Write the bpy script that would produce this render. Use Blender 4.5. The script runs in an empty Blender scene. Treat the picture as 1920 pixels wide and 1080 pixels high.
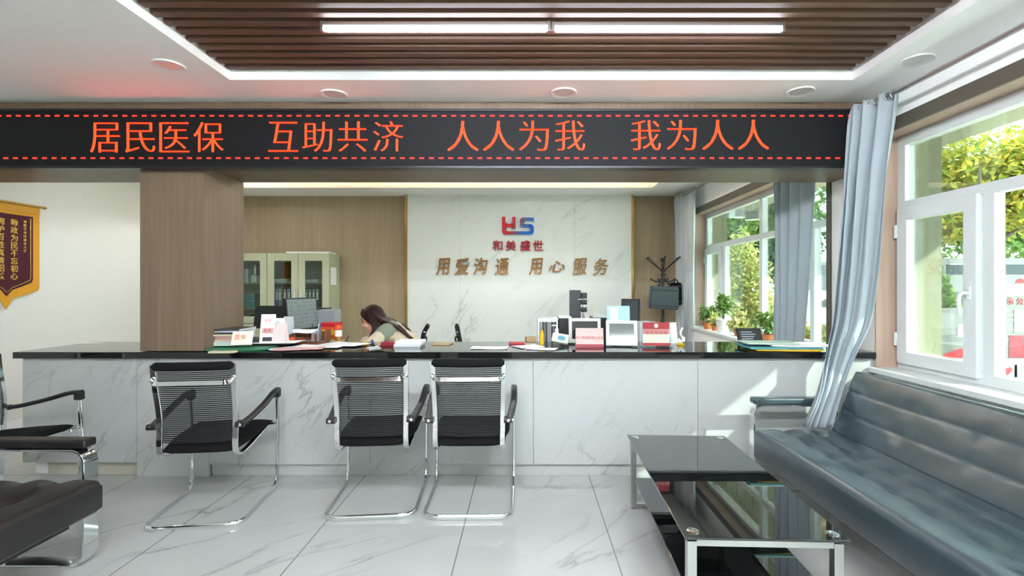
import bpy, bmesh, math, random
from math import sin, cos, pi, radians, sqrt, atan2
from mathutils import Vector, Matrix, noise

# ------------------------------------------------------------------ camera, light, exposure
scene = bpy.context.scene
C = scene.collection
F, CX, CY, H = 900.0, 985.0, 537.0, 1.337      # focal length in px, vanishing point, eye height
cam_d = bpy.data.cameras.new('camera'); cam = bpy.data.objects.new('camera', cam_d); C.objects.link(cam)
cam.location = (0, 0, H); cam.rotation_euler = (pi/2, 0, 0)
cam_d.sensor_width = 36.0; cam_d.lens = F/1920*36
cam_d.shift_x = -(CX-960)/1920; cam_d.shift_y = -(540-CY)/1920
cam_d.clip_start = 0.05; cam_d.clip_end = 300
scene.camera = cam

SUN_DIR = Vector((-1.18, 1.0, -0.911))
sun_d = bpy.data.lights.new('sun', 'SUN'); sun = bpy.data.objects.new('sun', sun_d); C.objects.link(sun)
sun_d.energy = 7.4; sun_d.angle = radians(0.53); sun_d.color = (1.0, 0.97, 0.91)
sun.rotation_euler = SUN_DIR.to_track_quat('-Z', 'Y').to_euler(); sun.location = (8, -6, 8)

world = bpy.data.worlds.new('world'); scene.world = world; world.use_nodes = True
wn = world.node_tree; wn.nodes.clear()
w_out = wn.nodes.new('ShaderNodeOutputWorld'); w_bg = wn.nodes.new('ShaderNodeBackground')
sky = wn.nodes.new('ShaderNodeTexSky'); sky.sky_type = 'HOSEK_WILKIE'
sky.sun_direction = (-SUN_DIR).normalized(); sky.turbidity = 5.0; sky.ground_albedo = 0.5
w_mix = wn.nodes.new('ShaderNodeMixRGB'); w_mix.inputs[0].default_value = 0.75
w_mix.inputs[2].default_value = (0.76, 0.92, 1.0, 1)
wn.links.new(sky.outputs[0], w_mix.inputs[1]); wn.links.new(w_mix.outputs[0], w_bg.inputs[0])
wn.links.new(w_bg.outputs[0], w_out.inputs[0]); w_bg.inputs[1].default_value = 3.3

vs = scene.view_settings
scene.display_settings.display_device = 'sRGB'
vs.view_transform = 'Standard'; vs.look = 'None'; vs.gamma = 1.0; vs.use_curve_mapping = False
vs.exposure = 2.45
TUBE, COVE, SPOT = 9.0, 2.0, 175.0

# ------------------------------------------------------------------ geometry helpers
rnd = random.Random(7)
def at(px, py, d):  return Vector(((px-CX)/F*d, d, H-(py-CY)/F*d))
def onz(px, py, z):
    d = (H-z)*F/(py-CY); return Vector(((px-CX)/F*d, d, z))
def RZ(a): return Matrix.Rotation(a, 4, 'Z')
def RX(a): return Matrix.Rotation(a, 4, 'X')
def RY(a): return Matrix.Rotation(a, 4, 'Y')
def TR(*v): return Matrix.Translation(Vector(v))

def smooth_path(pts, r, n=5, closed=False):
    """rounds the corners of a polyline with radius-like cut r"""
    P = [Vector(p) for p in pts]; out = []
    N = len(P)
    for i in range(N):
        if not closed and i in (0, N-1): out.append(P[i]); continue
        a, b, c = P[i-1], P[i], P[(i+1) % N]
        la, lc = (a-b).length, (c-b).length
        ca = min(r, la*0.49); cc = min(r, lc*0.49)
        p0 = b+(a-b).normalized()*ca; p2 = b+(c-b).normalized()*cc
        for k in range(n+1):
            t = k/n; out.append(p0*(1-t)**2+b*2*t*(1-t)+p2*t*t)
    return out

class MB:
    def __init__(s): s.b = bmesh.new(); s.uvx = {}
    def _xf(s, vs_, M):
        if M is not None:
            for v in vs_: v.co = M @ v.co
    def box(s, x0, x1, y0, y1, z0, z1, M=None, bev=0, seg=2, mi=0):
        co = [(x, y, z) for z in (z0, z1) for y in (y0, y1) for x in (x0, x1)]
        v = [s.b.verts.new(c) for c in co]
        fs = [s.b.faces.new([v[i] for i in q]) for q in ((0,2,3,1),(4,5,7,6),(0,1,5,4),(2,6,7,3),(0,4,6,2),(1,3,7,5))]
        for f in fs: f.material_index = mi
        if bev:
            e = list({e for f in fs for e in f.edges})
            r = bmesh.ops.bevel(s.b, geom=e, offset=bev, segments=seg, affect='EDGES', profile=0.5)
            v = list({vv for f in r['faces'] for vv in f.verts} | {x for x in v if x.is_valid})
            for f in r['faces']: f.material_index = mi
        s._xf(v, M); return s
    def sweep(s, pts, prof, up=(0,0,1), closed=False, caps=True, M=None, scale=None, mi=0):
        """prof: list of (side, up) offsets carried along the path with parallel frames"""
        P = [Vector(p) for p in pts]; N = len(P); rings = []; upv = Vector(up); allv = []
        for i in range(N):
            if closed: t = P[(i+1) % N]-P[i-1]
            else: t = P[min(i+1, N-1)]-P[max(i-1, 0)]
            t.normalize()
            u = upv-t*upv.dot(t)
            if u.length < 1e-4:
                u = Vector((1,0,0))-t*t.x
                if u.length < 1e-4: u = Vector((0,1,0))
            u.normalize(); upv = u.copy(); sd = t.cross(u)
            k = scale[i] if scale else 1
            ring = [s.b.verts.new(P[i]+sd*(a*k)+u*(b*k)) for a, b in prof]
            rings.append(ring); allv += ring
        n = len(prof)
        for i in range(N if closed else N-1):
            A, B = rings[i], rings[(i+1) % N]
            for j in range(n):
                f = s.b.faces.new((A[j], A[(j+1) % n], B[(j+1) % n], B[j])); f.material_index = mi
        if caps and not closed:
            for R_ in (rings[0][::-1], rings[-1]):
                f = s.b.faces.new(R_); f.material_index = mi
        s._xf(allv, M); return s
    def tube(s, pts, r, n=10, M=None, scale=None, closed=False, mi=0):
        return s.sweep(pts, [(r*cos(2*pi*k/n), r*sin(2*pi*k/n)) for k in range(n)], M=M, scale=scale, closed=closed, mi=mi)
    def bar(s, pts, w, t, up=(0,0,1), M=None, closed=False, r=0.3):
        a, b = w/2, t/2; c = min(a, b)*r
        return s.sweep(pts, [(-a+c,-b),(a-c,-b),(a,-b+c),(a,b-c),(a-c,b),(-a+c,b),(-a,b-c),(-a,-b+c)], up=up, M=M, closed=closed)
    def lathe(s, prof, n=24, M=None, caps=True, mi=0):
        rings = []; allv = []
        for r, z in prof:
            ring = [s.b.verts.new((r*cos(2*pi*k/n), r*sin(2*pi*k/n), z)) for k in range(n)]
            rings.append(ring); allv += ring
        for A, B in zip(rings, rings[1:]):
            for j in range(n):
                f = s.b.faces.new((A[j], A[(j+1) % n], B[(j+1) % n], B[j])); f.material_index = mi
        if caps:
            if prof[0][0] > 1e-5: s.b.faces.new(rings[0][::-1]).material_index = mi
            if prof[-1][0] > 1e-5: s.b.faces.new(rings[-1]).material_index = mi
        s._xf(allv, M); return s
    def ell(s, c, r, M=None, u=20, v=14, mi=0):
        m = TR(*c) @ Matrix.Diagonal((r[0], r[1], r[2], 1))
        if M is not None: m = M @ m
        g = bmesh.ops.create_uvsphere(s.b, u_segments=u, v_segments=v, radius=1, matrix=m)
        for vv in g['verts']:
            for f in vv.link_faces: f.material_index = mi
        return s
    def cap(s, a, b, ra, rb, n=14):
        """tapered capsule"""
        a = Vector(a); b = Vector(b); s.ell(a, (ra,)*3, u=n, v=10); s.ell(b, (rb,)*3, u=n, v=10)
        d = b-a
        if d.length > 1e-5:
            M = TR(*a) @ d.to_track_quat('Z', 'Y').to_matrix().to_4x4()
            s.lathe([(ra, 0), (rb, d.length)], n=n, M=M)
        return s
    def prism(s, poly, t, M=None, mi=0):
        """poly in XZ, extruded along +Y by t"""
        a = [s.b.verts.new((x, 0, z)) for x, z in poly]; b = [s.b.verts.new((x, t, z)) for x, z in poly]
        n = len(poly)
        fs = [s.b.faces.new(a), s.b.faces.new(b[::-1])]
        for i in range(n): fs.append(s.b.faces.new((a[i], b[i], b[(i+1) % n], a[(i+1) % n])))
        for f in fs: f.material_index = mi
        s._xf(a+b, M); return s
    def grid(s, fn, nu, nv, M=None, mi=0, closed_u=False):
        V = [[s.b.verts.new(fn(i/nu, j/nv)) for j in range(nv+1)] for i in range(nu+1)]
        for i in range(nu):
            for j in range(nv):
                s.b.faces.new((V[i][j], V[i+1][j], V[i+1][j+1], V[i][j+1])).material_index = mi
        s._xf([v for r in V for v in r], M); return V
    def build(s, name, mat, parent=None, M=None, smooth=35, mods=None):
        if M is not None: s._xf(s.b.verts, M)
        bmesh.ops.recalc_face_normals(s.b, faces=s.b.faces)
        me = bpy.data.meshes.new(name); s.b.to_mesh(me); s.b.free()
        for m in (mat if isinstance(mat, (list, tuple)) else [mat]): me.materials.append(m)
        if smooth:
            me.polygons.foreach_set('use_smooth', [True]*len(me.polygons)); me.set_sharp_from_angle(angle=radians(smooth))
            wgt = smooth <= 35 and len(me.polygons) < 4000
        o = bpy.data.objects.new(name, me); C.objects.link(o)
        if smooth and wgt:
            w = o.modifiers.new('w', 'WEIGHTED_NORMAL'); w.keep_sharp = True; w.weight = 100
        if parent is not None: o.parent = parent
        return o

def fuse(o, voxel, smooth_it=4, sub=False):
    """one continuous skin out of overlapping volumes"""
    m = o.modifiers.new('r', 'REMESH'); m.mode = 'VOXEL'; m.voxel_size = voxel; m.use_smooth_shade = True
    s = o.modifiers.new('s', 'SMOOTH'); s.iterations = smooth_it; s.factor = 0.5
    dg = bpy.context.evaluated_depsgraph_get(); dg.update()
    me = bpy.data.meshes.new_from_object(o.evaluated_get(dg)); old = o.data
    o.modifiers.clear(); o.data = me
    me.polygons.foreach_set('use_smooth', [True]*len(me.polygons))
    if not me.materials:
        for mm in old.materials: me.materials.append(mm)
    return o

def thing(name, label, cat, loc=(0,0,0), rot=0, group=None):
    o = bpy.data.objects.new(name, None); C.objects.link(o); o.empty_display_size = 0.1
    o.location = loc; o.rotation_euler = (0, 0, rot)
    o['label'] = label; o['category'] = cat
    if group: o['group'] = group
    return o
def tag(o, label, cat, group=None, kind=None):
    o['label'] = label; o['category'] = cat
    if group: o['group'] = group
    if kind: o['kind'] = kind
    return o
def struct(o): o['kind'] = 'structure'; return o
def dup(root, loc, rot, label=None):
    r = root.copy(); C.objects.link(r); r.location = loc; r.rotation_euler = (0, 0, rot)
    if label: r['label'] = label
    for ch in list(root.children):
        c = ch.copy(); C.objects.link(c); c.parent = r
        for g in list(ch.children):
            d = g.copy(); C.objects.link(d); d.parent = c
    return r

_txt = {}
def glyph(ch, offset=0.0, extrude=0.004, shear=0.0, res=4):
    """outline of a character as (verts, faces), in the XZ plane facing -Y, centred on its own box"""
    key = (ch, offset, extrude, shear)
    if key in _txt: return _txt[key]
    cu = bpy.data.curves.new('t', 'FONT'); cu.body = ch; cu.size = 1; cu.offset = offset; cu.extrude = extrude; cu.shear = shear
    cu.resolution_u = res
    o = bpy.data.objects.new('t', cu); C.objects.link(o)
    dg = bpy.context.evaluated_depsgraph_get(); dg.update()
    me = bpy.data.meshes.new_from_object(o.evaluated_get(dg))
    vs_ = [Vector((v.co.x, -v.co.z, v.co.y)) for v in me.vertices]; fs = [tuple(p.vertices) for p in me.polygons]
    bpy.data.objects.remove(o); bpy.data.meshes.remove(me); bpy.data.curves.remove(cu)
    x0 = min(v.x for v in vs_); x1 = max(v.x for v in vs_); z0 = min(v.z for v in vs_); z1 = max(v.z for v in vs_)
    c = Vector(((x0+x1)/2, 0, (z0+z1)/2))
    _txt[key] = ([v-c for v in vs_], fs, x1-x0, z1-z0); return _txt[key]
def put_glyph(mb, ch, M, w=None, h=None, offset=0.0, extrude=0.004, shear=0.0, depth=1.0, mi=0):
    vs_, fs, gw, gh = glyph(ch, offset, extrude, shear)
    if w and h: sx, sz = w/gw, h/gh
    elif h: sx = sz = h/gh
    else: sx = sz = w/gw
    V = [mb.b.verts.new(M @ Vector((v.x*sx, v.y*depth, v.z*sz))) for v in vs_]
    for f in fs:
        try: mb.b.faces.new([V[i] for i in f]).material_index = mi
        except ValueError: pass

# ------------------------------------------------------------------ materials
def lin(h):
    if isinstance(h, str):
        c = [int(h[i:i+2], 16)/255 for i in (0, 2, 4)]
        return tuple(x/12.92 if x <= 0.04045 else ((x+0.055)/1.055)**2.4 for x in c)+(1,)
    return tuple(h)+(1,) if len(h) == 3 else tuple(h)
class Mt:
    def __init__(s, name, col='808080', rough=0.5, metal=0.0, spec=0.5, **kw):
        s.m = bpy.data.materials.new(name); s.m.use_nodes = True; s.t = s.m.node_tree
        s.p = s.t.nodes['Principled BSDF']; s.out = s.t.nodes['Material Output']
        s.set('Base Color', lin(col)); s.set('Roughness', rough); s.set('Metallic', metal); s.set('Specular IOR Level', spec)
        for k, v in kw.items(): s.set(k.replace('_', ' '), v)
    def set(s, k, v): s.p.inputs[k].default_value = v
    def n(s, typ, **kw):
        nd = s.t.nodes.new('ShaderNode'+typ)
        for k, v in kw.items():
            if hasattr(nd, k): setattr(nd, k, v)
            else: nd.inputs[k].default_value = v
        return nd
    def l(s, a, b): s.t.links.new(a, b)
    def coords(s, scale=(1,1,1), rot=(0,0,0), loc=(0,0,0), kind='Object'):
        c = s.n('TexCoord'); m = s.n('Mapping'); m.inputs['Scale'].default_value = scale; m.inputs['Rotation'].default_value = rot
        m.inputs['Location'].default_value = loc; s.l(c.outputs[kind], m.inputs[0]); return m.outputs[0]
    def noise(s, vec, scale=5, detail=4, rough=0.5, dist=0.0):
        nd = s.n('TexNoise'); nd.inputs['Scale'].default_value = scale; nd.inputs['Detail'].default_value = detail
        nd.inputs['Roughness'].default_value = rough; nd.inputs['Distortion'].default_value = dist
        s.l(vec, nd.inputs['Vector']); return nd.outputs[0]
    def ramp(s, fac, stops, interp='LINEAR'):
        r = s.n('ValToRGB'); r.color_ramp.interpolation = interp; e = r.color_ramp.elements
        while len(e) < len(stops): e.new(0.5)
        for i, (p, c) in enumerate(stops): e[i].position = p; e[i].color = lin(c)
        s.l(fac, r.inputs[0]); return r.outputs[0]
    def math(s, op, a, b=0.0):
        nd = s.n('Math'); nd.operation = op
        for i, x in enumerate((a, b)):
            if hasattr(x, 'links'): s.l(x, nd.inputs[i])
            else: nd.inputs[i].default_value = x
        return nd.outputs[0]
    def mix(s, fac, a, b, mode='MIX'):
        nd = s.n('MixRGB'); nd.blend_type = mode
        for i, x in enumerate((fac, a, b)):
            if hasattr(x, 'links'): s.l(x, nd.inputs[i])
            elif i == 0: nd.inputs[0].default_value = x
            else: nd.inputs[i].default_value = lin(x)
        return nd.outputs[0]
    def base(s, sock): s.l(sock, s.p.inputs['Base Color']); return s
    def bump(s, h, strength=0.3, dist=0.002):
        b = s.n('Bump'); b.inputs['Strength'].default_value = strength; b.inputs['Distance'].default_value = dist
        s.l(h, b.inputs['Height']); s.l(b.outputs[0], s.p.inputs['Normal']); return s

def emis(name, col, strength):
    m = Mt(name, col, 0.6); m.set('Emission Color', lin(col)); m.set('Emission Strength', strength); return m.m
def plain(name, col, rough=0.5, metal=0.0, spec=0.5, var=0.06, **kw):
    m = Mt(name, col, rough, metal, spec, **kw)
    n = m.noise(m.coords((7, 7, 7)), 3, 3)
    c = lin(col); m.base(m.mix(n, tuple(x*(1-var) for x in c[:3]), tuple(min(1, x*(1+var)) for x in c[:3])))
    return m.m

def marble(name, base, vein, rough, sc, rot, seed, soft='d5d8d6', joints=None, al=.6):
    m = Mt(name, base, rough, 0, 0.5)
    v = m.coords((1, 1, 1), rot, (seed, seed*0.7, seed*1.3), 'Object')
    st = m.n('Mapping'); st.inputs['Scale'].default_value = (sc, sc*0.28, sc*al); m.l(v, st.inputs[0])
    d1 = m.noise(st.outputs[0], 1.6, 7, 0.55, 0.6)
    ln = m.math('ABSOLUTE', m.math('SUBTRACT', d1, 0.5))
    vein1 = m.ramp(ln, [(0.0, (1,1,1)), (0.010, (0.25,)*3), (0.03, (0,0,0))])
    gate = m.ramp(m.noise(v, 1.1, 3), [(0.46, (0,0,0)), (0.66, (1,1,1))])
    d2 = m.noise(st.outputs[0], 0.7, 5, 0.6, 1.0)
    cloud = m.ramp(d2, [(0.42, (0,0,0)), (0.72, (1,1,1))])
    c1 = m.mix(m.math('MULTIPLY', cloud, 0.55), base, soft)
    c2 = m.mix(m.math('MULTIPLY', m.math('MULTIPLY', vein1, gate), 0.75), c1, vein)
    if joints:
        tx, ox, ty, oy, wd = joints
        geo = m.n('NewGeometry'); sx = m.n('SeparateXYZ'); m.l(geo.outputs['Position'], sx.inputs[0])
        def line(sock, t, o):
            f = m.math('FRACT', m.math('DIVIDE', m.math('SUBTRACT', sock, o-100*t), t))
            return m.math('LESS_THAN', m.math('ABSOLUTE', m.math('SUBTRACT', f, 0.5)), 0.5-wd/t)
        inside = m.math('MULTIPLY', line(sx.outputs[0], tx, ox), line(sx.outputs[1], ty, oy))
        c2 = m.mix(inside, '6f716d', c2)
    m.base(c2); return m.m

def wood(name, c1, c2, rough, axis='Z', sc=1.0):
    m = Mt(name, c1, rough, 0, 0.4)
    s = {'Z': (38*sc, 38*sc, 1.2*sc), 'X': (1.2*sc, 38*sc, 38*sc), 'Y': (38*sc, 1.2*sc, 38*sc)}[axis]
    g = m.noise(m.coords(s), 1.0, 6, 0.6)
    s2 = tuple(k*0.13 for k in s)
    b = m.noise(m.coords(s2), 1.0, 3)
    f = m.math('ADD', m.math('MULTIPLY', g, 0.6), m.math('MULTIPLY', b, 0.4))
    m.base(m.ramp(f, [(0.35, c1), (0.65, c2)])); m.bump(g, 0.08, 0.001); return m.m

M = {}
M['white'] = plain('white_paint', 'f2f2f1', 0.75, var=0.02)
M['wall'] = plain('wall_paint', 'e6e6df', 0.8, var=0.02)
M['marble_front'] = marble('marble_front_panel', 'b0b2b1', '6a6c6d', 0.16, 3.4, (0, radians(-38), 0), 3.1, 'a6a9a8', al=.2)
M['marble_wall'] = marble('marble_feature_slab', 'dfe2dc', 'a9aca6', 0.08, 1.1, (0, radians(-42), 0), 11.4, 'd2d6d0', al=.25)
M['floor'] = marble('polished_floor_tile', 'b0b2af', '7a7d7c', 0.07, 1.2, (0, 0, radians(52)), 5.7, '9da09d', joints=(0.79, -0.342, 1.6, 3.40, 0.003))
M['black_stone'] = plain('black_stone_slab', '0b0b0d', 0.06, 0, 0.6, 0.2)
M['taupe'] = wood('taupe_wood_panel', '6a5747', '7d6956', 0.45)
M['brown_panel'] = wood('brown_wood_panel', '98866a', 'a89679', 0.5)
M['jamb'] = wood('jamb_wood_panel', 'a98f7f', 'bda291', 0.5)
M['dark_trim'] = plain('dark_brown_trim', '5c564c', 0.5)
M['gold'] = plain('gold_trim', 'c9a662', 0.25, 0.9)
M['slat'] = wood('slat_wood', '4c352b', '6e5344', 0.6, 'X', 0.9)
M['chrome'] = Mt('chrome', 'e6e8ea', 0.08, 1.0).m
M['steel'] = plain('brushed_steel', 'c4c6c6', 0.28, 1.0, var=0.03)
M['black_plastic'] = plain('black_plastic', '17181a', 0.42)
M['black_fabric'] = plain('black_fabric', '0d0e10', 0.9, 0, 0.2)
M['upvc'] = plain('white_window_plastic', 'd3d8d8', 0.35, var=0.02)
M['rubber'] = plain('black_rubber', '101112', 0.7)

m = Mt('leather', '1d2326', 0.33, 0, 0.65)
v = m.noise(m.coords((60, 60, 60)), 4, 3); w_ = m.noise(m.coords((5, 5, 5)), 1.6, 4, 0.6)
m.bump(m.math('ADD', m.math('MULTIPLY', v, 0.25), w_), 0.22, 0.006); M['leather'] = m.m
m.base(m.mix(w_, '2a383e', '3a494f')); m.set('Coat Weight', .5); m.set('Coat Roughness', .22)
m = Mt('brown_black_leather', '1a1817', 0.4, 0, 0.45)
v = m.noise(m.coords((60, 60, 60)), 4, 3); w_ = m.noise(m.coords((4, 4, 4)), 1.6, 4, 0.6)
m.bump(m.math('ADD', m.math('MULTIPLY', v, 0.25), w_), 0.2, 0.006); m.base(m.mix(w_, '151414', '252120')); M['leather_black'] = m.m

m = Mt('black_tempered_glass', '0a0d10', 0.02, 0, 0.8); m.set('Coat Weight', 0.6); m.set('Coat Roughness', 0.01); M['table_glass'] = m.m

def thin_glass(name, tint='f4f8f5', refl=0.08):
    m = Mt(name); t = m.t; t.nodes.remove(m.p)
    tr = t.nodes.new('ShaderNodeBsdfTransparent'); tr.inputs[0].default_value = lin(tint)
    gl = t.nodes.new('ShaderNodeBsdfGlossy'); gl.inputs['Roughness'].default_value = 0.01
    lw = t.nodes.new('ShaderNodeLayerWeight'); lw.inputs[0].default_value = 0.25
    f = m.math('MINIMUM', m.math('ADD', m.math('MULTIPLY', lw.outputs['Fresnel'], 0.5), refl*0.4), 0.6)
    mx = t.nodes.new('ShaderNodeMixShader'); m.l(f, mx.inputs[0]); m.l(tr.outputs[0], mx.inputs[1]); m.l(gl.outputs[0], mx.inputs[2])
    m.l(mx.outputs[0], m.out.inputs[0]); return m.m
M['glass'] = thin_glass('window_glass', 'c8d0cc'); M['cab_glass'] = thin_glass('cabinet_glass', 'dfe8e4', 0.1)
M['acrylic'] = thin_glass('clear_acrylic', 'f6f8f8', 0.02)

# chair mesh: black threads in rows with gaps between them
m = Mt('chair_mesh', '15171a', 0.7, 0, 0.3)
sx = m.n('SeparateXYZ'); m.l(m.coords(), sx.inputs[0])
fr = m.math('FRACT', m.math('MULTIPLY', sx.outputs[2], 88.0))
gap = m.math('MULTIPLY', m.math('LESS_THAN', fr, 0.42), 0.62)
tr = m.n('BsdfTransparent'); mx = m.n('MixShader'); m.l(gap, mx.inputs[0]); m.l(m.p.outputs[0], mx.inputs[1]); m.l(tr.outputs[0], mx.inputs[2])
m.l(mx.outputs[0], m.out.inputs[0]); M['chair_mesh'] = m.m

def cloth(name, c1, c2, translucent=0.25, sheen=0.2):
    m = Mt(name, c1, 0.85, 0, 0.1); v = m.noise(m.coords((120, 120, 40)), 3, 2)
    m.base(m.mix(v, c1, c2)); m.bump(v, 0.1, 0.001)
    if translucent:
        tl = m.n('BsdfTranslucent'); tl.inputs[0].default_value = lin(c1)
        mx = m.n('MixShader'); mx.inputs[0].default_value = translucent
        m.l(m.p.outputs[0], mx.inputs[1]); m.l(tl.outputs[0], mx.inputs[2]); m.l(mx.outputs[0], m.out.inputs[0])
    return m.m
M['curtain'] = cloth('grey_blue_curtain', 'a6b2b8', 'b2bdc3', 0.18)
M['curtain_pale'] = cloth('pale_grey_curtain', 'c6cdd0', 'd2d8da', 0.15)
def paper(name, c): return plain(name, c, 0.65, 0, 0.3, 0.03)
M['paper'] = paper('white_paper', 'f0f0ee')
for k, c in dict(paper_grey='c9cdd0', paper_pink='d9a9a4', red='b8202a', dark_red='8e2330', green_folder='2f7a55', teal='4f8f95', blue='2e55a0',
                 yellow='d9b021', orange='e2532a', tan='b49a72', beige='cbbf9f', brown_box='7a4a2c', maroon='4f2732', cream='e9e3cf', navy='26324a',
                 grey='8b8f92', dark_grey='3a3d40', mint='bcd5c4', pale_blue='a9cfe3', terracotta='b0683f', white_plastic='e2e4e3', soil='3b2d22').items():
    M[k] = plain(k, c, 0.5, 0, 0.4, 0.05)
# ------------------------------------------------------------------ the rooms
XL, XI, XF, XO = -4.7, 2.45, 2.63, 2.78          # side wall, window wall inside, window plane, outside face
ZC, ZB = 2.63, 2.73                               # ceilings of the hall and of the office behind the counter
YF, YP, YB = 3.37, 3.84, 7.40                     # counter front / beam front, beam back, rear wall of the office
YR = -2.6
struct(MB().box(XL-.2, XO, YR, YB+.2, -.12, 0).build('floor', M['floor'], smooth=0))
cl = MB()
TX0, TX1, TY0, TY1 = -1.85, 2.05, -0.6, 3.005     # recess of the hall ceiling
cl.box(XL, TX0, YR, YF+.05, ZC, ZC+.5); cl.box(TX1, XO, YR, YF+.05, ZC, ZC+.5)
cl.box(TX0, TX1, TY1, YF+.05, ZC, ZC+.5); cl.box(TX0, TX1, YR, TY0, ZC, ZC+.5); cl.box(TX0, TX1, TY0, TY1, ZC+.30, ZC+.5)
struct(cl.build('ceiling', M['white'], smooth=0))
cl = MB(); BX0, BX1, BY0, BY1 = -4.1, 1.79, 4.5, 6.78
cl.box(XL, BX0, YP-.05, YB, ZB, ZB+.4); cl.box(BX1, XO, YP-.05, YB, ZB, ZB+.4)
cl.box(BX0, BX1, YP-.05, BY0, ZB, ZB+.4); cl.box(BX0, BX1, BY1, YB, ZB, ZB+.4); cl.box(BX0, BX1, BY0, BY1, ZB+.22, ZB+.4)
struct(cl.build('ceiling_office', M['white'], smooth=0))
struct(MB().box(XL-.2, XL, YR, YB+.2, 0, 3.13).build('wall_left', M['wall'], smooth=0))
struct(MB().box(XL, XO, YB, YB+.2, 0, 3.13).build('wall_back', M['brown_panel'], smooth=0))
# window wall with two openings
SZ, HZ = 0.77, 2.38
WA0, WA1, WB0, WB1 = -2.35, 3.36, 3.84, 6.92
wr = MB()
wr.box(XI, XO, YR, YB, 0, SZ); wr.box(XI, XO, YR, YB, HZ, 3.13)
wr.box(XI, XO, YR, WA0, SZ, HZ); wr.box(XI, XO, WA1, WB0, SZ, HZ); wr.box(XI, XO, WB1, YB, SZ, HZ)
struct(wr.build('wall_right', M['white'], smooth=0))
# wall behind the viewer
wr = MB(); wr.box(XL, XO, YR-.2, YR, 0, 3.13)
struct(wr.build('wall_front', M['wall'], smooth=0))
# wooden linings of the openings
def lining(name, y0, y1, pils):
    b = MB(); t = .012
    b.box(XI-.004, XF-.03, y1-t, y1, SZ, HZ-t); b.box(XI-.004, XF-.03, y0, y0+t, SZ, HZ-t); b.box(XI-.004, XF-.03, y0, y1, HZ-t, HZ)
    return struct(b.build(name, M['jamb'], smooth=0))
lining('trim_1', WA0, WA1, 1); lining('trim_2', WB0, WB1, 1)
struct(MB().box(XI-.012, XI, YR, WA1+.02, HZ+.0, HZ+.075).box(XI-.018, XI, YR, WA1+.02, HZ-.012, HZ+.004).build('trim_3', M['dark_trim'], smooth=0))
struct(MB().box(XI-.012, XI, WB0-.02, YB, HZ, HZ+.075).box(XI-.018, XI, WB0-.02, YB, HZ-.012, HZ+.004).build('trim_4', M['dark_trim'], smooth=0))
struct(MB().box(XI-.012, XI, WB0-.0, WB0+.05, SZ, HZ).build('trim_5', M['dark_trim'], smooth=0))
struct(MB().box(XI-.05, XF-.03, WA0, WA1, SZ-.03, SZ+.004, bev=.004).build('sill', M['upvc']))
struct(MB().box(XI-.16, XF-.03, WB0, YB-.02, SZ-.03, SZ+.004, bev=.004).build('sill_office', M['upvc']))
# white ledge box under the office window
struct(MB().box(XI-.14, XI, WB0+.2, YB-.02, 0, SZ-.03).build('wall_ledge', M['white'], smooth=0))

# windows ------------------------------------------------------------
def window(name, y0, y1, sash, mull):
    """sash: (y0, y1) of the opening casement; mull: list of mullion centres, True = up to the head"""
    root = bpy.data.objects.new(name, None); C.objects.link(root); struct(root); root.location = (XF, (y0+y1)/2, SZ)
    inv = TR(-XF, -(y0+y1)/2, -SZ)
    TZ, w, d = 1.89, .065, .035
    b = MB()
    z0, z1 = SZ+.004, HZ-.012; a0, a1 = y0+.012, y1-.012
    b.box(XF-d, XF+d, a0, a1, z0, z0+w, bev=.004); b.box(XF-d, XF+d, a0, a1, z1-w, z1, bev=.004)
    b.box(XF-d+.001, XF+d-.001, a0-.001, a0+w, z0+.01, z1-.01, bev=.004); b.box(XF-d+.001, XF+d-.001, a1-w, a1+.001, z0+.01, z1-.01, bev=.004)
    b.box(XF-d+.002, XF+d-.002, a0+.02, a1-.02, TZ-w/2, TZ+w/2, bev=.004)
    for yc, full in mull: b.box(XF-d+.003, XF+d-.003, yc-w/2, yc+w/2, z0+.01, z1-.01 if full else TZ, bev=.004)
    b.build('frame', M['upvc'], root, inv)
    s0, s1 = sash; q = XF-.028; sw = .085
    s = MB(); zz0, zz1 = z0+.035, TZ-.02
    s.box(q-.03, q+.02, s0, s1, zz0, zz0+sw, bev=.006); s.box(q-.03, q+.02, s0, s1, zz1-sw, zz1, bev=.006)
    s.box(q-.031, q+.019, s0-.001, s0+sw, zz0+.01, zz1-.01, bev=.006); s.box(q-.031, q+.019, s1-sw, s1+.001, zz0+.01, zz1-.01, bev=.006)
    so = s.build('sash', M['upvc'], root, inv)
    h = MB(); hz = (zz0+zz1)/2-.05; hy = s0+sw/2
    h.box(q-.042, q-.03, hy-.014, hy+.014, hz-.03, hz+.05, bev=.004)
    h.tube(smooth_path([(q-.036, hy, hz+.01), (q-.08, hy, hz+.01), (q-.085, hy+.01, hz-.02), (q-.075, hy+.012, hz-.12)], .03), .011, 10)
    h.build('handle', M['upvc'], so, inv)
    for hz in (zz0+.12, zz1-.2):
        MB().tube([(q-.035, s1+.004, hz), (q-.035, s1+.004, hz+.09)], .011, 10).build('hinge', M['upvc'], so, inv)
    # panes
    cuts = sorted([a0]+[y for y, _ in mull]+[a1]); full = sorted([a0]+[y for y, f in mull if f]+[a1])
    for p, r_ in zip(cuts, cuts[1:]):
        MB().box(XF-.004, XF+.004, p+.02, r_-.02, z0+.02, TZ-.02).build('pane', M['glass'], root, inv, smooth=0)
    for p, r_ in zip(full, full[1:]):
        MB().box(XF-.004, XF+.004, p+.02, r_-.02, TZ+.02, z1-.02).build('pane', M['glass'], root, inv, smooth=0)
window('window_1', WA0, WA1, (2.738, 3.325), [(2.692, False), (1.55, True), (0.6, False), (-0.5, True), (-1.4, False)])
window('window_2', WB0, WB1, (6.32, 6.885), [(6.28, False), (5.3, True), (4.35, False)])

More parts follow.
